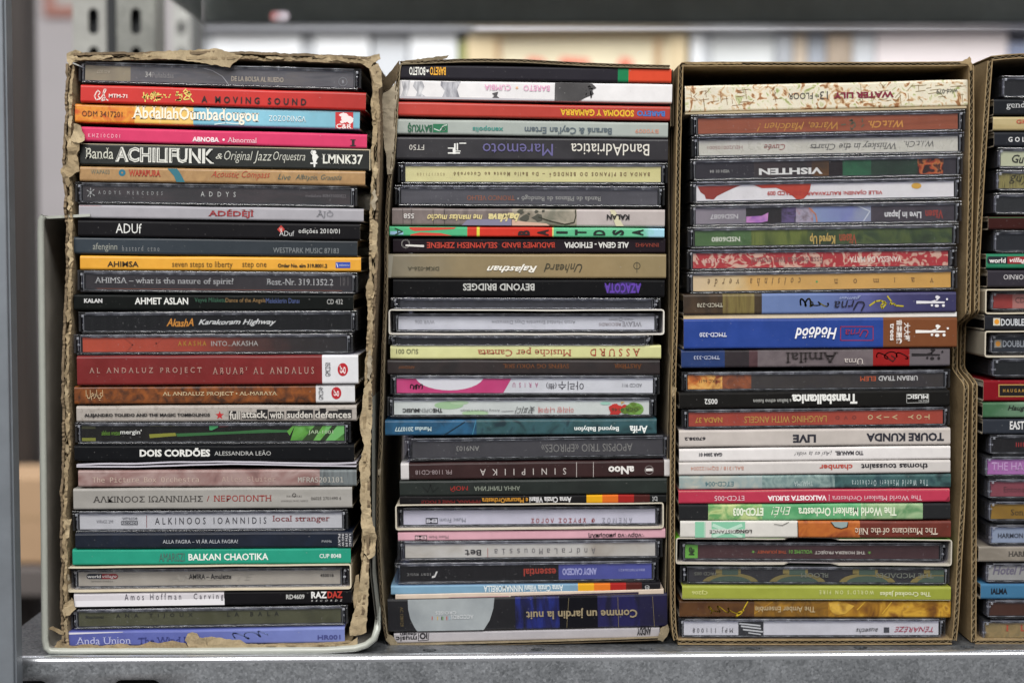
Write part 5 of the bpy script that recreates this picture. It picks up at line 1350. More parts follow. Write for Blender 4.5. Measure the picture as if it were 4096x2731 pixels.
CD('B3', 'board', (95, 2160, 72, 75, 186, 188), 'near black brown board case with dim bronze capitals', M(['#1e1a1b', '#2b2323', '#241f20'], 70, 30),
   [('AFED007', 178, 302, 130, 20, '#7a4a2a', ''), ('SVEFNS OG VÖKU SKIL', 972, 1472, 124, 38, '#7a4824', 's'), ('ÁRSTÍÐIR', 1812, 2025, 124, 40, '#7a4824', 's')])
CD('B3', 'jewel', (115, 2162, 188, 190, 352, 350), 'jewel case with white card and magenta swoosh', '#d6d6da',
   [('ARISU', 1045, 1237, 266, 36, '#b85a84', 'W'), ('아리수', 1390, 1585, 270, 66, '#444048', ''), ('(樹)', 1300, 1378, 272, 52, '#444048', ''), ('ADCD 911', 1880, 2027, 268, 26, '#6a686e', '')],
   [('poly', [(162, 200), (1045, 200), (965, 340), (162, 340)], M(['#c2306f', '#d04882'], 60, 31)), ('disc', 565, 195, 262, 112, '#e0dee2'), ('scr', 270, 355, 280, 40, 18, 8, 11, '#4a1430')], card=(163, 2110))
CD('B3', 'jewel', (90, 2137, 357, 355, 516, 514), 'jewel case with white card, green wash and red flower', '#d4d8d3',
   [('THE', 438, 510, 458, 30, '#2c2c2e', 'B'), ('OPEN', 336, 436, 458, 30, '#55555a', 't'), ('MUSIC', 208, 334, 458, 30, '#2c2c2e', 'B'), ('Arirang Trees are in bloom', 650, 947, 457, 24, '#66666a', ''), ('꽃피다', 1060, 1212, 455, 60, '#3c3a3e', 'h'), ('아리랑 나무에', 1240, 1507, 455, 46, '#c2605a', ''), ('OCR 0146', 1797, 2000, 452, 24, '#33402c', '')],
   [('disc', 560, 420, 110, 30, '#a6c79a'), ('disc', 640, 400, 70, 16, '#b6d0a8'), ('disc', 760, 480, 100, 22, '#b3cfa4'), ('disc', 1750, 405, 40, 12, '#a6d3c0'), ('disc', 1970, 450, 70, 50, '#7aa84c'), ('blot', 1800, 1920, 400, 480, 9, 12, '#c22f26'), ('blot', 1890, 1990, 400, 470, 7, 13, '#5c7a2a'), ('blot', 1870, 1900, 395, 410, 3, 14, '#d8a52c'), ('line', [(960, 466), (1050, 462)], 4, '#77757a')], card=(143, 2082))
CD('B3', 'board', (78, 2137, 530, 522, 650, 637), 'mottled teal blue board case', [(770, M(['#17364c', '#23587c', '#1c4560'], 90, 32)), (None, M(['#1b3038', '#2a4c50', '#31555c', '#203840'], 150, 33))],
   [('Mundus 2010777', 150, 428, 598, 34, '#bccfd2', 'b'), ('Beyond Babylon', 1512, 1850, 593, 46, '#e2e8e6', 'b'), ('Arifa', 1932, 2067, 600, 58, '#e8ecea', 'b')],
   [('line', [(740, 640), (765, 535)], 6, '#3f7c96'), ('line', [(530, 640), (680, 545)], 8, '#0f2433')])
CD('B3', 'jewel', (222, 2240, 668, 640, 846, 816), 'jewel case set back to the right with dark grey card', M(['#38363a', '#434145'], 50, 34),
   [('AN9103', 617, 790, 748, 38, '#96948f', ''), ('APOPSIS TRIO «EPIROES»', 1262, 1955, 742, 60, '#85837f', '')], card=(283, 2185))
CD('B3', 'board', (197, 2238, 862, 828, 982, 962), 'dark maroon board case with white ends', [(257, '#cac6c6'), (2195, M(['#2a1414', '#341a1a'], 70, 35)), (None, '#cfcbca')],
   [('PR 1108-CD18', 307, 583, 925, 34, '#97888a', ''), ('SINIPIIKA', 798, 1450, 921, 50, '#bdb5b1', 'W'), ('aNoo', 1770, 1965, 908, 62, '#e0dcd8', 'B')],
   [('line', [(1529, 850), (1529, 968)], 4, '#bdb5b1'), ('line', [(1657, 848), (1657, 966)], 4, '#bdb5b1'), ('ring', 2080, 908, 32, 4, '#a79c9a'), ('poly', [(2055, 897), (2105, 895), (2108, 915), (2055, 917)], '#d8d4d0')])
CD('B3', 'board', (188, 2215, 992, 967, 1108, 1092), 'blackish green board case with red Cyrillic word', M(['#181e1b', '#232b27'], 40, 36),
   [('МОЙ', 573, 705, 1051, 44, '#8c2a24', 'b'), ('АННА ПИНГИНА', 752, 1100, 1047, 34, '#939a8c', '')], [('line', [(360, 1035), (400, 1075), (420, 1020), (440, 1075), (480, 1040)], 7, '#121614')])
CD('B3', 'board', (187, 2212, 1111, 1095, 1166, 1158), 'thin black board case with five warm colour blocks', [(1605, '#1b1a1b'), (1725, '#dda41f'), (1845, '#d46a26'), (1965, '#9a2623'), (2085, '#47211f'), (None, '#1b1c1c')],
   [('Anna Cinzia Villani', 1172, 1490, 1133, 44, '#e0dede', 'b'), ('e MacuranOrchestra', 812, 1162, 1138, 40, '#c58a2c', 'b'), ('FIMMANA, MARE E FOCU!', 352, 800, 1147, 30, '#6c1c18', 'b'), ('25', 2105, 2142, 1126, 38, '#c5c5c5', 'D')])
CD('B4', 'slip', (155, 2192, -29, -40, 172, 152), 'cream slipcase holding the case with lilac white card', '#cfc7b6', outer='#c9bfae')
CD('B4', 'jewel', (165, 2180, -5, -18, 156, 140), 'jewel case with lilac white card and red Greek capitals in the slipcase', G([(-.06, '#c4c1cf'), (.06, '#cecbd8')]),
   [('EMI', 390, 470, 101, 28, '#d6d4dc', 'B'), ('Music From', 490, 687, 96, 32, '#6a6e78', ''), ('Φ ΧΡΥΣΟΣ ΛΟΓΟΣ', 1185, 1668, 98, 38, '#983838', 'bw'), ('ΑΝΕΜΟΣ', 1725, 1953, 97, 38, '#807e88', 'w')],
   [('rect', 384, 78, 476, 124, '#2c2c36')], card=(215, 2128), inslip=1)
CD('B4', 'board', (175, 2203, 180, 158, 250, 228), 'thin pale pink board case', '#d2a2ae',
   [('EMI', 308, 390, 224, 24, '#d8b5bd', 'B'), ('Music from', 410, 557, 220, 26, '#6e5a60', ''), ('ενόρνενο μπούμπλη', 1620, 2045, 206, 44, '#241c20', 'b')], [('rect', 303, 206, 395, 242, '#241c20')])
CD('B4', 'jewel', (172, 2185, 252, 234, 408, 388), 'jewel case with stained white card and spaced grey letters', M(['#a69c90', '#bfb9b0', '#c9c5bf', '#c4bfb8'], 35, 37),
   [('Bet', 683, 805, 341, 46, '#3c383a', 'bm'), ('AndraLaMoussia', 907, 1673, 331, 46, '#6c686a', 'mw')], [('line', [(855, 310), (855, 378)], 4, '#a3473c')], card=(228, 2128))
CD('B4', 'jewel', (150, 2155, 412, 398, 590, 558), 'jewel case with black card and violet blue panel', '#1a181a',
   [('essential', 1128, 1375, 490, 60, '#a63a2a', 'b'), ('ANDY CAICEDO', 1422, 1683, 485, 54, '#aaabd8', 'B'), ('886978036421', 1852, 2050, 473, 20, '#a5a6cf', ''), ('SONY MUSIC', 243, 422, 507, 20, '#a8a6a2', 'w')],
   [('band', 1394, 2102, 0, 1, G([(0, '#474b8c'), (.06, '#5055a2')])), ('poly', [(430, 535), (455, 530), (475, 485), (462, 485), (450, 515), (432, 520)], '#d8d6d2')], card=(195, 2100))
CD('B4', 'board', (122, 2165, 590, 562, 657, 636), 'powder blue board case with four warm colour blocks', [(1540, G([(-.06, '#7aa0ba'), (.03, '#7396ae')])), (1662, '#e0a528'), (1785, '#d97528'), (1905, '#a32824'), (2025, '#4f231f'), (None, '#1e1d20')],
   [('Anna Cinzia Villani NINNAMORELLA', 825, 1427, 608, 50, '#dde5e6', 'b'), ('60D', 2048, 2082, 607, 44, '#cfcfcf', 'D')])
CD('B4', 'board', (155, 2190, 658, 612, 690, 654), 'very thin cream paper sleeve', [(None, M(['#cbb9a8', '#d4c4b4'], 60, 38))], [], [('poly', [(560, 676), (1015, 664), (1015, 690), (560, 696)], '#b58a90'), ('poly', [(1030, 664), (2000, 635), (2000, 660), (1030, 690)], '#2a1c34')])
CD('B4', 'board', (100, 2220, 690, 650, 944, 898), 'very thick black board case with pale grey disc and deep blue patches', [(1065, M(['#131317', '#1b1a1f'], 60, 39)), (1400, M(['#0e0f24', '#15184a', '#1c2874'], 130, 40, (2.5, 1, .6))), (1690, '#121218'), (2010, M(['#110f2c', '#1a184c', '#15133c'], 70, 41, (2, 1, .6))), (None, M(['#131028', '#1a1640'], 60, 42))],
   [('Comme un jardin la nuit', 1147, 1990, 795, 84, '#94866a', 'b'), ('AC 128/129', 192, 216, 822, 150, '#6f6040', 'R'), ('ACCORDS', 575, 748, 822, 32, '#d0d2d4', ''), ('CROISÉS', 460, 617, 795, 30, '#d0d2d4', '')],
   [('poly', [(248, 690), (906, 676), (898, 760), (870, 850), (830, 915), (808, 938), (330, 946), (300, 905), (268, 840), (252, 770)], M(['#90969a', '#a6acae'], 30, 43))] + [('line', [(x, 822), (x, 846)], 6, c) for x, c in ((434, '#a83a2c'), (475, '#c9a02c'), (506, '#3c2c2c'), (545, '#b83a2c'), (515, '#5c9a3c'), (566, '#8ab0c9'))] +
   [('line', [(1470, 680), (1455, 905)], 3, '#7c6f50'), ('line', [(1842, 672), (1848, 900)], 3, '#7c6f50'), ('line', [(2105, 668), (2120, 898)], 3, '#7c6f50')], book=1)
CD('B4', 'board', (145, 2160, 942, 905, 1032, 976), 'pale silver board case at the very bottom', G([(-.06, '#aeaaae'), (.06, '#aaa6aa')]),
   [('music', 160, 318, 988, 36, '#222024', 'b'), ('design', 190, 316, 952, 34, '#222024', 'b'), ('iO', 338, 398, 968, 52, '#222024', 'B'), ('ANDDY', 1987, 2095, 932, 62, '#2a282c', 'B')],
   [('line', [(330, 940), (330, 1005), (404, 1000), (408, 938)], 5, '#222024')])
# ------------------------------------------------------------------ the third stack
def tree_mark(x, y, s, c):
    return [('poly', [(x, y - 10 * s), (x + 215 * s, y - 4 * s), (x + 215 * s, y + 8 * s), (x, y + 12 * s)], c), ('line', [(x + 108 * s, y), (x + 150 * s, y - 12 * s), (x + 175 * s, y - 38 * s)], 12 * s, c), ('disc', x + 158 * s, y - 38 * s, 14 * s, 12 * s, c),
            ('disc', x + 118 * s, y + 24 * s, 9 * s, 9 * s, c), ('disc', x + 155 * s, y + 28 * s, 16 * s, 11 * s, c), ('disc', x + 205 * s, y + 26 * s, 11 * s, 11 * s, c), ('disc', x + 232 * s, y - 22 * s, 8 * s, 8 * s, c)]
CD('C1', 'board', (116, 2266, 274, 224, 472, 424), 'cream board case printed with red and green flowers', M(['#8f9a5c', '#b9b98c', '#dcd6c2', '#d8d0ba', '#ddd6c4', '#cdb48e', '#94603c', '#8f6a40'], 200, 50, (1, 1, 1), .30, .70, 5, 1.6),
   [('13', 1137, 1197, 345, 60, '#4a4844', ''), ('th', 1100, 1132, 352, 24, '#4a4844', ''), ('FLOOR', 898, 1083, 350, 46, '#4a4844', ''), ('WATER LILY', 1240, 1697, 342, 46, '#7a2238', 'B'), ('wlcd-079', 2020, 2182, 314, 36, '#6c6a62', 'b')],
   [('ideo', 160, 860, 370, 170, 26, 4, 57, '#8c6a48'), ('ideo', 1250, 2230, 330, 170, 34, 4, 58, '#94805a')])
CD('C1', 'board', (116, 2250, 474, 428, 492, 444), 'thin beige board lip under the flowered case in the third box', '#b5a688', full=1, same=1)
CD('C1', 'jewel', (160, 2245, 492, 452, 664, 622), 'jewel case with brick brown card and ochre script', M(['#7c3f28', '#944e34', '#8c4830'], 30, 60, (.3, 1, 4)),
   [('W.i.t.Ch.', 1510, 1775, 562, 54, '#c98c44', 'ib'), ('Warte, Mädchen !', 662, 1275, 578, 70, '#c08a40', 'h')], [('ideo', 1320, 1500, 565, 80, 12, 9, 61, '#5c5a48')], card=(216, 2190))
CD('C1', 'jewel', (165, 2240, 660, 622, 828, 790), 'jewel case with cream card, faint drawings and italic words', M(['#c9c5ba', '#b3afa2', '#cac6ba', '#c4c0b4'], 150, 62, (1, 1, 1), .46, .56, 1, 3),
   [('W.i.t.Ch.', 1783, 2005, 712, 46, '#5c5a58', 'i'), ('Whiskey in the Charts', 1067, 1722, 724, 62, '#62605e', 'is'), ('Cuvée', 718, 877, 737, 46, '#92514e', 'is'), ('HEU200105001', 288, 553, 739, 26, '#94706c', '')],
   [], card=(222, 2190))
CD('C1', 'jewel', (155, 2228, 828, 790, 1000, 962), 'jewel case with dark card, green patch and small flame', [(640, '#343137'), (1080, M(['#2a2628', '#3a2a2c'], 60, 66)), (1210, M(['#38281c', '#64421f'], 90, 67)), (1315, '#2a2426'), (1532, M(['#1c3a2a', '#265c3e', '#2a6844'], 60, 68)), (1885, M(['#16241c', '#243a2c'], 60, 69)), (2080, M(['#2a1614', '#3a1c16', '#a83f22', '#b8703c', '#4a2016'], 260, 70, (1, 1, 1), .38, .62)), (None, '#3a363c')],
   [('VISHTEN', 678, 1162, 919, 50, '#d8d6d2', 'B'), ('VISH 01 04', 305, 455, 920, 24, '#9a9894', 'b')], card=(200, 2175))
CD('C1', 'jewel', (155, 2218, 1002, 964, 1172, 1138), 'jewel case with white card and torn red shapes', '#dcd8d9',
   [('VILLE OJANEN: RAUTAVAARA', 1012, 1617, 1081, 36, '#b2362e', 'b'), ('SAFTACD 009', 742, 1000, 1085, 34, '#b2362e', 'b')],
   [('poly', [(212, 1034), (540, 1026), (480, 1050), (420, 1078), (360, 1108), (335, 1134), (275, 1130), (265, 1100), (235, 1080)], '#8c3026'), ('poly', [(640, 1024), (1076, 1008), (1066, 1060), (1050, 1095), (1018, 1128), (965, 1134), (938, 1110), (900, 1085), (868, 1068), (810, 1045), (700, 1048)], M(['#a83424', '#bd4430'], 80, 71)), ('disc', 1875, 1030, 38, 22, '#cfa044')], card=(203, 2160))
CD('C2', 'jewel', (155, 2218, 40, 4, 208, 178), 'jewel case with blue and violet stage photo strip', [(580, G([(-.06, '#8c838b'), (-.04, '#7d767e')])), (850, M(['#161214', '#241c20'], 60, 72)), (960, M(['#2c2430', '#60507a', '#3a3040', '#8a8098'], 160, 73)), (1090, M(['#4c2420', '#a8a0b0', '#9c3c28'], 130, 74)), (1530, G([(-.01, '#8a9ab8'), (.01, '#7a80b0'), (.02, '#8c92a8')])), (None, M(['#2a242a', '#443c44', '#2c262c'], 50, 75))],
   [('NSD6087', 308, 520, 126, 38, '#c2bec0', 'b'), ('Live in Japan', 1633, 1912, 108, 66, '#d8d6d6', 'b'), ('Väsen', 1943, 2078, 108, 66, '#983c34', 'b')],
   [('poly', [(582, 126), (700, 120), (750, 95), (745, 160), (690, 172), (582, 172)], M(['#8c5aa8', '#c98ac0', '#7a4ca0'], 110, 76)), ('line', [(1430, 45), (1522, 85), (1470, 165)], 8, '#c9ccd4'), ('line', [(1060, 60), (1110, 110), (1120, 165)], 9, '#c97a4c')], card=(198, 2162))
CD('C2', 'jewel', (135, 2197, 208, 178, 376, 348), 'jewel case with mossy green photo card', [(620, M(['#35502c', '#4c6a3c', '#3f5c34'], 60, 77)), (1050, M(['#3c4c20', '#6a7434', '#34451f'], 70, 78, (2, 1, .5))), (None, M(['#1f2a1a', '#37472a', '#4f5c30', '#2a3820'], 90, 79))],
   [('NSD6080', 318, 535, 298, 38, '#d2d5c4', 'b'), ('Keyed Up', 1065, 1258, 292, 84, '#c6a65c', 'b'), ('Väsen', 1290, 1420, 295, 76, '#a04c30', 'b')], card=(192, 2146))
CD('C2', 'jewel', (130, 2182, 378, 356, 546, 522), 'jewel case with red card and pale scroll pattern', M(['#ae3237', '#ab2f35', '#b0363a', '#c98f7e', '#d3ab98'], 170, 80, (1, 1, 1), .44, .60, 2, 2.2),
   [('VANESSA DA MATA', 1367, 1760, 449, 44, '#e6d4c8', 'b'), ('Essa boneca tem manual', 623, 1162, 460, 52, '#7a5654', ''), ('2 515551', 252, 415, 461, 32, '#dcb5aa', 'b')],
   [], card=(177, 2116))
CD('C2', 'jewel', (130, 2187, 548, 516, 720, 688), 'jewel case with honey yellow card and far spaced letters', G([(-.06, '#d9c09a'), (-.04, '#d8bc8a'), (-.03, '#d3a660'), (.06, '#d09f50')]),
   [(c, x - (5 if c == 'l' else 14), x + (5 if c == 'l' else 14), y, 34, '#7c5c38', 's') for c, x, y in (('v', 1992, 606), ('a', 1848, 604), ('l', 1710, 607), ('o', 1410, 614), ('n', 1264, 617))] + [('m', 1545, 1592, 612, 26, '#7c5c38', 's'), ('coisinha verde', 288, 995, 622, 56, '#6e5434', 'isW')],
   [('disc', 1118, 620, 8, 8, '#4c9a5c')], card=(178, 2136))
CD('C2', 'board', (103, 2170, 716, 698, 872, 850), 'dusky blue board case with yellow pen scrawls and brown end', [(400, M(['#32261c', '#4c3a28'], 80, 90, (2, 1, .5))), (640, M(['#4a3a20', '#75683a', '#5c4c2c'], 90, 91, (3, 1, .3))), (697, M(['#2e2418', '#3c3020'], 60, 92, (4, 1, .3))), (None, G([(-.03, '#6478a4'), (.0, '#5f72a2'), (.02, '#54588c'), (.035, '#3c3a66'), (.06, '#343258')]))],
   [('TMCD-278', 205, 402, 797, 30, '#bfbaa8', 's'), ('Urna', 1245, 1478, 800, 80, '#1c1a28', 'ih'), ('gamen', 1285, 1445, 738, 26, '#9aa4c4', 'ih')],
   [('scr', 990, 1060, 780, 70, 9, 12, 93, '#b3a42a'), ('scr', 1050, 1215, 790, 40, 12, 8, 94, '#b3a42a'), ('line', [(1515, 800), (1560, 768), (1600, 762), (1640, 785), (1610, 822), (1600, 800), (1630, 770)], 12, '#b3a42a'), ('line', [(1650, 730), (1680, 770), (1670, 790), (1700, 785), (1710, 800), (1768, 805)], 11, '#b3a42a')] + tree_mark(1868, 774, 1.0, '#d8d6dc'))
CD('C2', 'board', (103, 2175, 876, 848, 904, 890), 'wavy white page block on top of the royal blue book in the third box', G([(-.06, '#cdb68c'), (0, '#d9cdb8'), (.06, '#e0dedc')]), full=1, same=1, dy=.0006)
CD('C2', 'board', (104, 2177, 904, 890, 1132, 1116), 'very thick royal blue book case with brown end', [(1617, M(['#1b3a84', '#204090'], 60, 95)), (None, '#74462c')],
   [('TMCD-320', 223, 432, 1021, 34, '#ccd0e2', 'bs'), ('Hödööd', 945, 1265, 1008, 96, '#e8e8ec', 'hb'), ('Urna', 1328, 1505, 1008, 62, '#8c2a4c', 'h'), ('trees', 1668, 1700, 1000, 130, '#e4dcd6', 'bR'), ('音樂圖像', 1716, 1760, 1000, 184, '#e4dcd6', 'bR'), ('大大樹', 1772, 1820, 1000, 140, '#e4dcd6', 'bR')],
   [('line', [(1294, 960), (1541, 960), (1541, 1064), (1294, 1064), (1294, 960)], 7, '#8c2a4c')] + tree_mark(1863, 996, 1.05, '#e8e4e0'), book=1)
CD('C2', 'board', (85, 2122, 1136, 1122, 1276, 1256), 'grey brown board case with navy end and red square', [(415, M(['#1b3160', '#213a70'], 60, 96)), (600, M(['#241e22', '#30282c'], 60, 97)), (665, M(['#3c2428', '#5a4044'], 60, 98)), (1540, M(['#50464a', '#6a6063', '#5c5256'], 90, 99)), (1817, '#8e1f1f'), (None, '#655f63')],
   [('TMCD-333', 180, 378, 1194, 28, '#b9bed2', 's'), ('Amilal', 877, 1275, 1192, 78, '#2c2626', 's'), ('Urna', 1322, 1467, 1222, 44, '#c9bfba', 's')],
   [('scr', 1563, 1795, 1175, 60, 14, 8, 100, '#2c1414'), ('line', [(1655, 1200), (1690, 1225), (1710, 1200), (1680, 1180)], 8, '#2c1414')] + tree_mark(1833, 1172, 1.0, '#221e20'))
CD('C3', 'jewel', (88, 2130, 164, 146, 324, 300), 'jewel case with black card and orange fire at one end', [(400, M(['#5c2a14', '#c86a24', '#ecb45c', '#8c4018'], 110, 101, (1, 1, 1.4))), (620, M(['#3c2420', '#94502c', '#5a3020'], 100, 102)), (None, M(['#2a2528', '#38322f', '#302a2f'], 60, 103))],
   [('URBAN TRAD', 1587, 1885, 214, 38, '#ccc9c6', 'b'), ('ELEM', 1448, 1567, 218, 36, '#b85530', 'b'), ('RKC 6611', 225, 360, 237, 24, '#4a2010', '')], card=(137, 2080))
CD('C3', 'board', (70, 2122, 325, 300, 442, 425), 'black board case with large white title', '#1a1918',
   [('0052', 262, 360, 389, 42, '#d2d2d0', 'b'), ('a balkan ethno fusion', 632, 920, 386, 30, '#b9b9b5', ''), ('Transbalkanica', 925, 1420, 370, 76, '#e2e2de', 'B'), ('MUSIC', 1800, 1957, 352, 34, '#d2d2d0', 'B'), ('MEDIA PRO', 1885, 1958, 383, 16, '#b0b0ae', '')],
   [('line', [(1795, 335), (1962, 332), (1962, 396), (1795, 400), (1795, 335)], 4, '#a9a9a6')])
CD('C3', 'jewel', (88, 2128, 448, 426, 606, 580), 'jewel case with red orange card and ochre capitals', M(['#a03b2a', '#ac4632'], 50, 104),
   [('NADA 37', 193, 400, 532, 42, '#bf903c', 'b'), ('LAUGHING WITH ANGELS', 567, 1192, 526, 50, '#c09a48', ''), ('OVO', 1258, 1420, 513, 30, '#82392c', 'BW')] + [(c, x - 20, x + 20, 508 + (1900 - x) * .006, 8 if c == 'I' else 38, '#cbb084', 'bR') for c, x in (('T', 1955), ('O', 1895), ('Y', 1832), ('V', 1710), ('I', 1648), ('V', 1588), ('O', 1525))],
   [], card=(145, 2076))
CD('C3', 'board', (68, 2127, 608, 588, 737, 717), 'warm white board case with heavy black title', M(['#bab2ac', '#c4bcb7'], 30, 105, (.3, 1, 4)),
   [('67038.2', 110, 270, 671, 25, '#2a2830', 'B'), ('LIVE', 932, 1107, 669, 62, '#2a2a34', 'B'), ('TOURE KUNDA', 1490, 2078, 658, 64, '#2a2a34', 'B')])
CD('C3', 'board', (70, 2127, 748, 726, 848, 828), 'clean white board case with small black title', '#dcd8d7',
   [('GAR 2004 01', 220, 397, 791, 27, '#34343c', 'B'), ('TIO MANUEL', 1253, 1467, 779, 32, '#3a3840', 'B'), ('¡Así es la vida!', 943, 1228, 781, 42, '#55535a', 'ht')])
CD('C3', 'board', (68, 2127, 853, 832, 950, 930), 'off white board case with red word and red code', '#c9c4c1',
   [('BAL1318 / EQM122004', 158, 558, 893, 33, '#c28a78', ''), ('chamber', 1133, 1385, 886, 42, '#b8483a', 'b'), ('thomas toussaint', 1450, 1957, 880, 44, '#26242a', 'b')])
CD('C3', 'board', (70, 2130, 956, 936, 1057, 1042), 'marbled board case going from pale grey to dark teal', [(700, M(['#a9aca3', '#8fa0a0', '#b5b5aa'], 100, 106)), (1250, M(['#2c4c54', '#8aa09c', '#4f6c70'], 160, 107)), (None, M(['#1d3236', '#3f6060', '#28434a'], 130, 108))],
   [('ETCD-004', 268, 482, 1013, 36, '#3c6a74', ''), ('THAUMA', 940, 1085, 1011, 38, '#b5c5c2', ''), ('The World Mänkeri Orchestra', 1380, 1957, 1006, 48, '#b8caca', 'w')])
CD('C3', 'board', (65, 2122, 1064, 1050, 1168, 1150), 'raspberry pink board case', [(None, G([(-.06, '#b23049'), (.06, '#b83650')]))],
   [('ETCD-005', 337, 563, 1122, 38, '#e8c2ca', ''), ('VALKOISTA SUKUA', 740, 1187, 1120, 40, '#f4e2e4', 'B'), ('The World Mänkeri Orchestra |', 1205, 1912, 1115, 50, '#e4bcc4', '')], [('band', 65, 2122, .93, 1.0, '#d4b89c'), ('poly', [(2080, 1150), (2120, 1100), (2120, 1152)], '#7c1c30')])
CD('C3', 'board', (68, 2127, 1172, 1160, 1294, 1284), 'green photo board case with charcoal ends', [(290, '#242527'), (700, M(['#7c9a58', '#b9c98a', '#5f9a5c', '#8fae6c'], 120, 109)), (1450, M(['#3f8f5c', '#6aac78', '#4c9a68'], 70, 110)), (1918, M(['#5a8a5c', '#9ab58a', '#6c9c6c'], 110, 111)), (None, '#27282a')],
   [('ETCD-003', 478, 708, 1225, 64, '#e2ead4', 'B'), ('EhÉ!', 768, 915, 1226, 80, '#e2ead4', 'it'), ('The World Mänkeri Orchestra', 973, 1718, 1224, 68, '#e2ead4', 'b')])
CD('C4', 'board', (77, 2130, 100, 98, 226, 228), 'white and mint board case running into a rust painting', [(190, '#d2cfc9'), (570, '#d2cfc9'), (968, '#d2cfc9'), (1440, M(['#8c4420', '#b8682c', '#a35226'], 130, 112)), (None, M(['#5a281e', '#6e3026'], 90, 113))],
   [('LONG', 500, 620, 174, 26, '#3a3836', 'B'), ('DISTANCE', 300, 498, 177, 24, '#4a4846', ''), ('The Musicians of the Nile', 1402, 2032, 174, 52, '#dcccba', 's')],
   [('rect', 190, 100, 570, 226, '#84c2a2'), ('rect', 268, 100, 315, 226, '#d2cfc9'), ('line', [(330, 130), (540, 215)], 26, '#b5d8c4'), ('line', [(330, 215), (540, 130)], 26, '#b5d8c4'), ('line', [(260, 100), (260, 226)], 4, '#c9d8cc'), ('rect', 300, 160, 570, 190, '#cfd2cb'), ('line', [(968, 100), (972, 226)], 6, '#2c1c18'), ('poly', [(1220, 100), (1350, 100), (1340, 140), (1300, 152), (1250, 140)], '#8fa0a0'), ('line', [(1215, 100), (1250, 142), (1300, 154), (1345, 142), (1350, 105)], 5, '#1c1614'), ('line', [(790, 120), (850, 130), (900, 104)], 4, '#44403c')])
CD('C4', 'slip', (42, 2138, 222, 240, 426, 438), 'lime green slipcase with thumb notches', '#c6bfb2', outer='#6dbb2c', notch=(-.001, .0095))
CD('C4', 'jewel', (72, 2110, 252, 262, 408, 412), 'jewel case with dark maroon card in the lime green slipcase', M(['#3e2528', '#4a2c2e'], 40, 114, (.3, 1, 3)),
   [('THE JOURNEY', 665, 887, 333, 30, '#b0502c', 'b'), ('VOLUME 01', 907, 1085, 334, 30, '#6ca046', 'b'), ('THE MOREIRA PROJECT', 1102, 1485, 338, 30, '#c9c0b8', 'b'), ('MP', 145, 188, 330, 62, '#2c3c1c', 'BD')],
   [('band', 110, 213, 0, 1, '#69aa44'), ('star', 635, 335, 14, '#6ca046'), ('star', 1518, 341, 14, '#6ca046'), ('band', 1280, 2046, .93, 1, '#7a2c1c')], card=(118, 2046), inslip=1, dy=.002)
CD('C4', 'jewel', (75, 2125, 438, 446, 580, 590), 'dark jewel case with ochre arches on its card', M(['#2b292d', '#333136'], 50, 115),
   [('FRCD 005', 187, 350, 500, 24, '#77776e', ''), ('BLOOM', 993, 1207, 512, 36, '#777a70', 's'), ('THE MCDADES', 1565, 2007, 515, 38, '#777a70', 's')],
   [q for x in (460, 970, 1500, 2040) for q in (('disc', x, 575, 215, 78, '#7d7044'), ('disc', x, 580, 165, 62, '#46564c'), ('rect', x - 110, 450, x + 80, 500, '#7d7044'), ('rect', x - 62, 450, x + 60, 510, '#46564c'))], card=(145, 2083))
CD('C4', 'board', (92, 2130, 592, 596, 692, 706), 'olive yellow board case', M(['#8f9636', '#9fa644'], 30, 116, (.4, 1, 2)),
   [('CJ206', 165, 285, 637, 36, '#ccce84', 'b'), ("WORLD'S ON FIRE", 1133, 1547, 638, 32, '#c9cc90', 'bw'), ('The Crooked Jades', 1592, 1978, 647, 46, '#d4d6ac', 'b')], [('band', 92, 2130, 0, .07, '#c6c2b4')])
CD('C4', 'board', (70, 2128, 700, 706, 830, 832), 'amber and brown marbled board case with yellow scrawl', [(640, M(['#3f2614', '#5a3a1c', '#4a2c18'], 90, 117)), (1200, M(['#5c3a16', '#8c6420', '#6a4a1c', '#a87c2c'], 110, 118)), (None, M(['#5a3418', '#96691e', '#c89a34', '#6c3f1c'], 100, 119))],
   [('The Amber Ensemble', 645, 1100, 766, 44, '#bfae8c', '')],
   [('line', [(590, 708), (560, 760), (540, 800), (500, 822), (520, 790), (560, 775)], 8, '#c9aa24'), ('scr', 280, 500, 770, 60, 14, 7, 120, '#c9aa24'), ('poly', [(1205, 718), (1290, 705), (1400, 740), (1330, 800), (1250, 815), (1215, 770)], M(['#8c6420', '#d2a844', '#a87c2c'], 140, 121)), ('line', [(1480, 710), (1420, 770)], 8, '#c9a038'), ('line', [(1680, 712), (1610, 800)], 8, '#c9a038'), ('line', [(780, 708), (700, 760), (640, 800)], 8, '#a87c2c')])
CD('C4', 'jewel', (62, 2095, 838, 836, 992, 990), 'jewel case with white card and black scribbled square', '#cfcdd3',
   [('MPJ 111008', 175, 480, 925, 46, '#4c4a50', 'w'), ('auseths', 1415, 1583, 932, 40, '#26242a', 'h'), ('TÉNARÈZE', 1705, 2003, 926, 50, '#a2304a', 'h')],
   [('band', 522, 713, 0, 1, '#2c2c30'), ('line', [(532, 880), (686, 896)], 12, '#c9c9cb'), ('line', [(545, 900), (690, 918)], 12, '#c9c9cb'), ('line', [(560, 925), (705, 942)], 12, '#c9c9cb'), ('line', [(600, 950), (690, 962)], 9, '#c9c9cb'), ('rect', 1627, 908, 1668, 948, '#44444a')], card=(107, 2043))
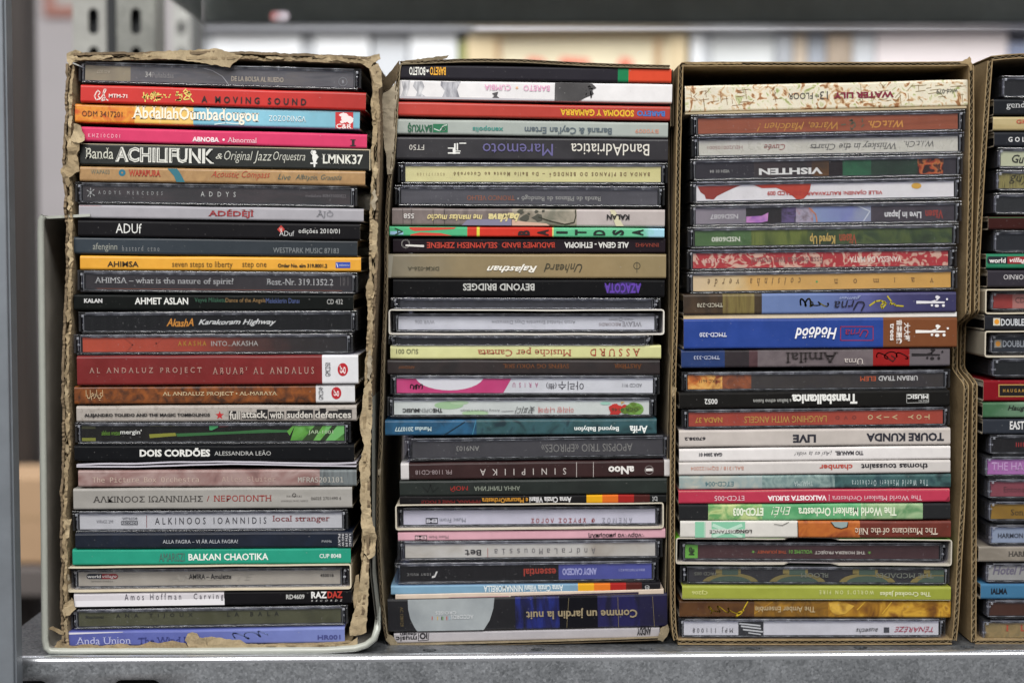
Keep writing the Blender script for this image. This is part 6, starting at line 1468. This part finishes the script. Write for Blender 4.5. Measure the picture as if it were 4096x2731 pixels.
# ------------------------------------------------------------------ the fourth stack, mostly outside the picture
def DD(tile, kind, xl, t, b, desc, base, texts=(), art=(), card=None, **kw):
    s = TILE[tile][2]; w = 1093 / s
    CD(tile, kind, (xl, xl + w, t, t - 3, b, b - 3), desc, base, texts, art, (card, xl + w - (card - xl)) if card else None, flip=kw.pop('flip', False), **kw)
DD('D1', 'jewel', 385, 224, 392, 'jewel case with black card', '#232326', card=415, grey=1)
DD('D1', 'board', 325, 396, 512, 'black board case with thin pale lettering', '#1e2024', [('gendos', 418, 620, 444, 58, '#c2c3c4', 's')])
DD('D1', 'board', 320, 524, 626, 'sand coloured board case with pale red word', M(['#a59468', '#b8a87e'], 60, 130, (.3, 1, 3)), [('GHALIA', 490, 700, 560, 30, '#b0503c', 'b')])
DD('D1', 'board', 328, 636, 742, 'blue black board case with spaced bold capitals', '#24262c', [('GOLEM', 432, 640, 690, 36, '#d2d2d2', 'bw')])
DD('D1', 'jewel', 352, 748, 908, 'jewel case with pale green card and brush lettering', '#babc9e', [('Gu', 465, 555, 832, 66, '#2c2c24', 'hb')], card=385)
DD('D1', 'jewel', 345, 912, 1070, 'jewel case with woven straw pattern card', M(['#5c5630', '#8f854f', '#6e6640'], 420, 131, (2, 1, .2)), [('guy', 445, 590, 985, 70, '#302c1c', 'ih')], card=370)
DD('D1', 'jewel', 325, 1080, 1240, 'jewel case with plain charcoal card', '#2b2c2e', card=355, grey=1)
DD('D1', 'board', 285, 1252, 1347, 'dark maroon board case', '#381c1a', art=[('band', 285, 2000, .9, 1, '#3c6a44')])
DD('D1', 'jewel', 325, 1350, 1522, 'jewel case with plain black blue card', '#24262b', card=355, grey=1)
DD('D2', 'board', 270, 28, 136, 'green board case with two tone oval logo', [(None, '#2c7658')], [('world', 292, 412, 76, 36, '#e4e2de', 'b'), ('village', 440, 590, 78, 44, '#e4d2d0', 'ib')], [('rect', 290, 48, 425, 100, '#1c1c26'), ('disc', 292, 74, 14, 26, '#1c1c26'), ('rect', 425, 48, 600, 100, '#8c1f28')])
DD('D2', 'board', 278, 146, 272, 'dark plum board case with upside down capitals', '#322f36', [('CORNIO', 397, 575, 197, 36, '#c2bfc0', 'f')])
DD('D2', 'slip', 262, 284, 466, 'cream slipcase holding a case with pink red card', '#c9c0ac', outer='#b9b09c')
DD('D2', 'jewel', 305, 296, 450, 'jewel case with salmon red card in its cream slipcase', [(470, M(['#6c1f1c', '#a83c36'], 60, 132)), (None, '#a8706a')], [('CD', 490, 560, 366, 40, '#4a2c2c', '')], card=330, inslip=1)
DD('D2', 'board', 258, 474, 584, 'slate board case with orange square mark', '#25262b', [('DOUBLEM', 378, 580, 526, 52, '#c6c9ce', 'b')], [('rect', 322, 496, 373, 550, '#c9c4b4'), ('disc', 348, 523, 18, 19, '#d8912c')])
DD('D2', 'slip', 258, 590, 782, 'off white slipcase holding a case with orange square mark', '#c9c1b0', outer='#b0a898')
DD('D2', 'jewel', 300, 608, 764, 'jewel case with slate card and orange square mark in its slipcase', '#2a2e35', [('DOUBLEM', 398, 600, 684, 50, '#94989e', 'b')], [('rect', 338, 655, 390, 712, '#8c8880'), ('disc', 364, 684, 18, 20, '#c0822c')], card=325, inslip=1)
DD('D2', 'jewel', 320, 786, 932, 'jewel case with plain black card', '#1c1e20', card=335, grey=1)
DD('D2', 'board', 250, 950, 1102, 'crimson board case with black and gold name plate', '#7a151e', [('HAUGAARD', 393, 600, 1024, 25, '#a8823c', 'bw')], [('rect', 360, 978, 800, 1070, '#a8854c'), ('rect', 368, 986, 800, 1062, '#141012')])
DD('D2', 'board', 245, 1110, 1222, 'green to silver board case with black italic word', G([(-.06, '#35603f'), (-.04, '#6f8c74'), (-.02, '#9aa89c'), (.06, '#9aa89c')]), [('Hauga', 428, 570, 1155, 48, '#1c201c', 'ib')])
DD('D2', 'board', 245, 1230, 1342, 'gunmetal board case with tall white capitals', '#2e323a', [('EAST', 443, 548, 1277, 62, '#d8d8d8', 'b')])
DD('D2', 'jewel', 300, 1344, 1498, 'jewel case with black card and red marks', '#1a181a', art=[('line', [(x, 1405), (x, 1435)], 6, '#a82c2c') for x in (498, 515, 532, 549)], card=318)
DD('D3', 'jewel', 245, 40, 188, 'jewel case with orchid purple card', G([(-.06, '#a868a8'), (.06, '#b98abc')]), [('THE HA', 290, 510, 110, 56, '#cfa8d2', 's')], card=265)
DD('D3', 'jewel', 268, 192, 336, 'jewel case with dusty rose card', '#86454f', [('Entona', 375, 515, 266, 38, '#552c34', '')], card=283)
DD('D3', 'jewel', 270, 342, 488, 'jewel case with ochre card', M(['#86641e', '#9c7826'], 70, 133), [('Son', 423, 508, 420, 42, '#2c2010', 's')], card=287)
DD('D3', 'jewel', 275, 500, 648, 'jewel case with pale blue card and black capitals', '#929db2', [('HARMON', 335, 505, 578, 34, '#2a2f3c', 'b')], card=291)
DD('D3', 'board', 198, 648, 752, 'mottled grey brown board case', M(['#777066', '#948c82'], 80, 134), [('HARP', 398, 520, 696, 34, '#4a4642', 'bs')])
DD('D3', 'jewel', 250, 758, 900, 'jewel case with silver card and grey italic word', '#9e9c99', [('Hotel P', 300, 520, 810, 62, '#6c6678', 'ib')], card=268)
DD('D3', 'board', 212, 900, 1002, 'steel blue board case with dark capitals', '#3f6e90', [('IALMA', 283, 392, 947, 40, '#161c28', 'B')])
DD('D3', 'jewel', 262, 1006, 1136, 'jewel case with chocolate brown card', '#482a1e', card=276)
DD('D3', 'jewel', 232, 1142, 1288, 'jewel case with mottled sandstone card and red letters', M(['#6c5a3a', '#9a8458', '#80704c'], 160, 135), [('I', 388, 410, 1200, 44, '#b84a34', 'bs'), ('L', 485, 520, 1200, 44, '#b84a34', 'bs')], card=247)
text_resolve()
build_jobs()
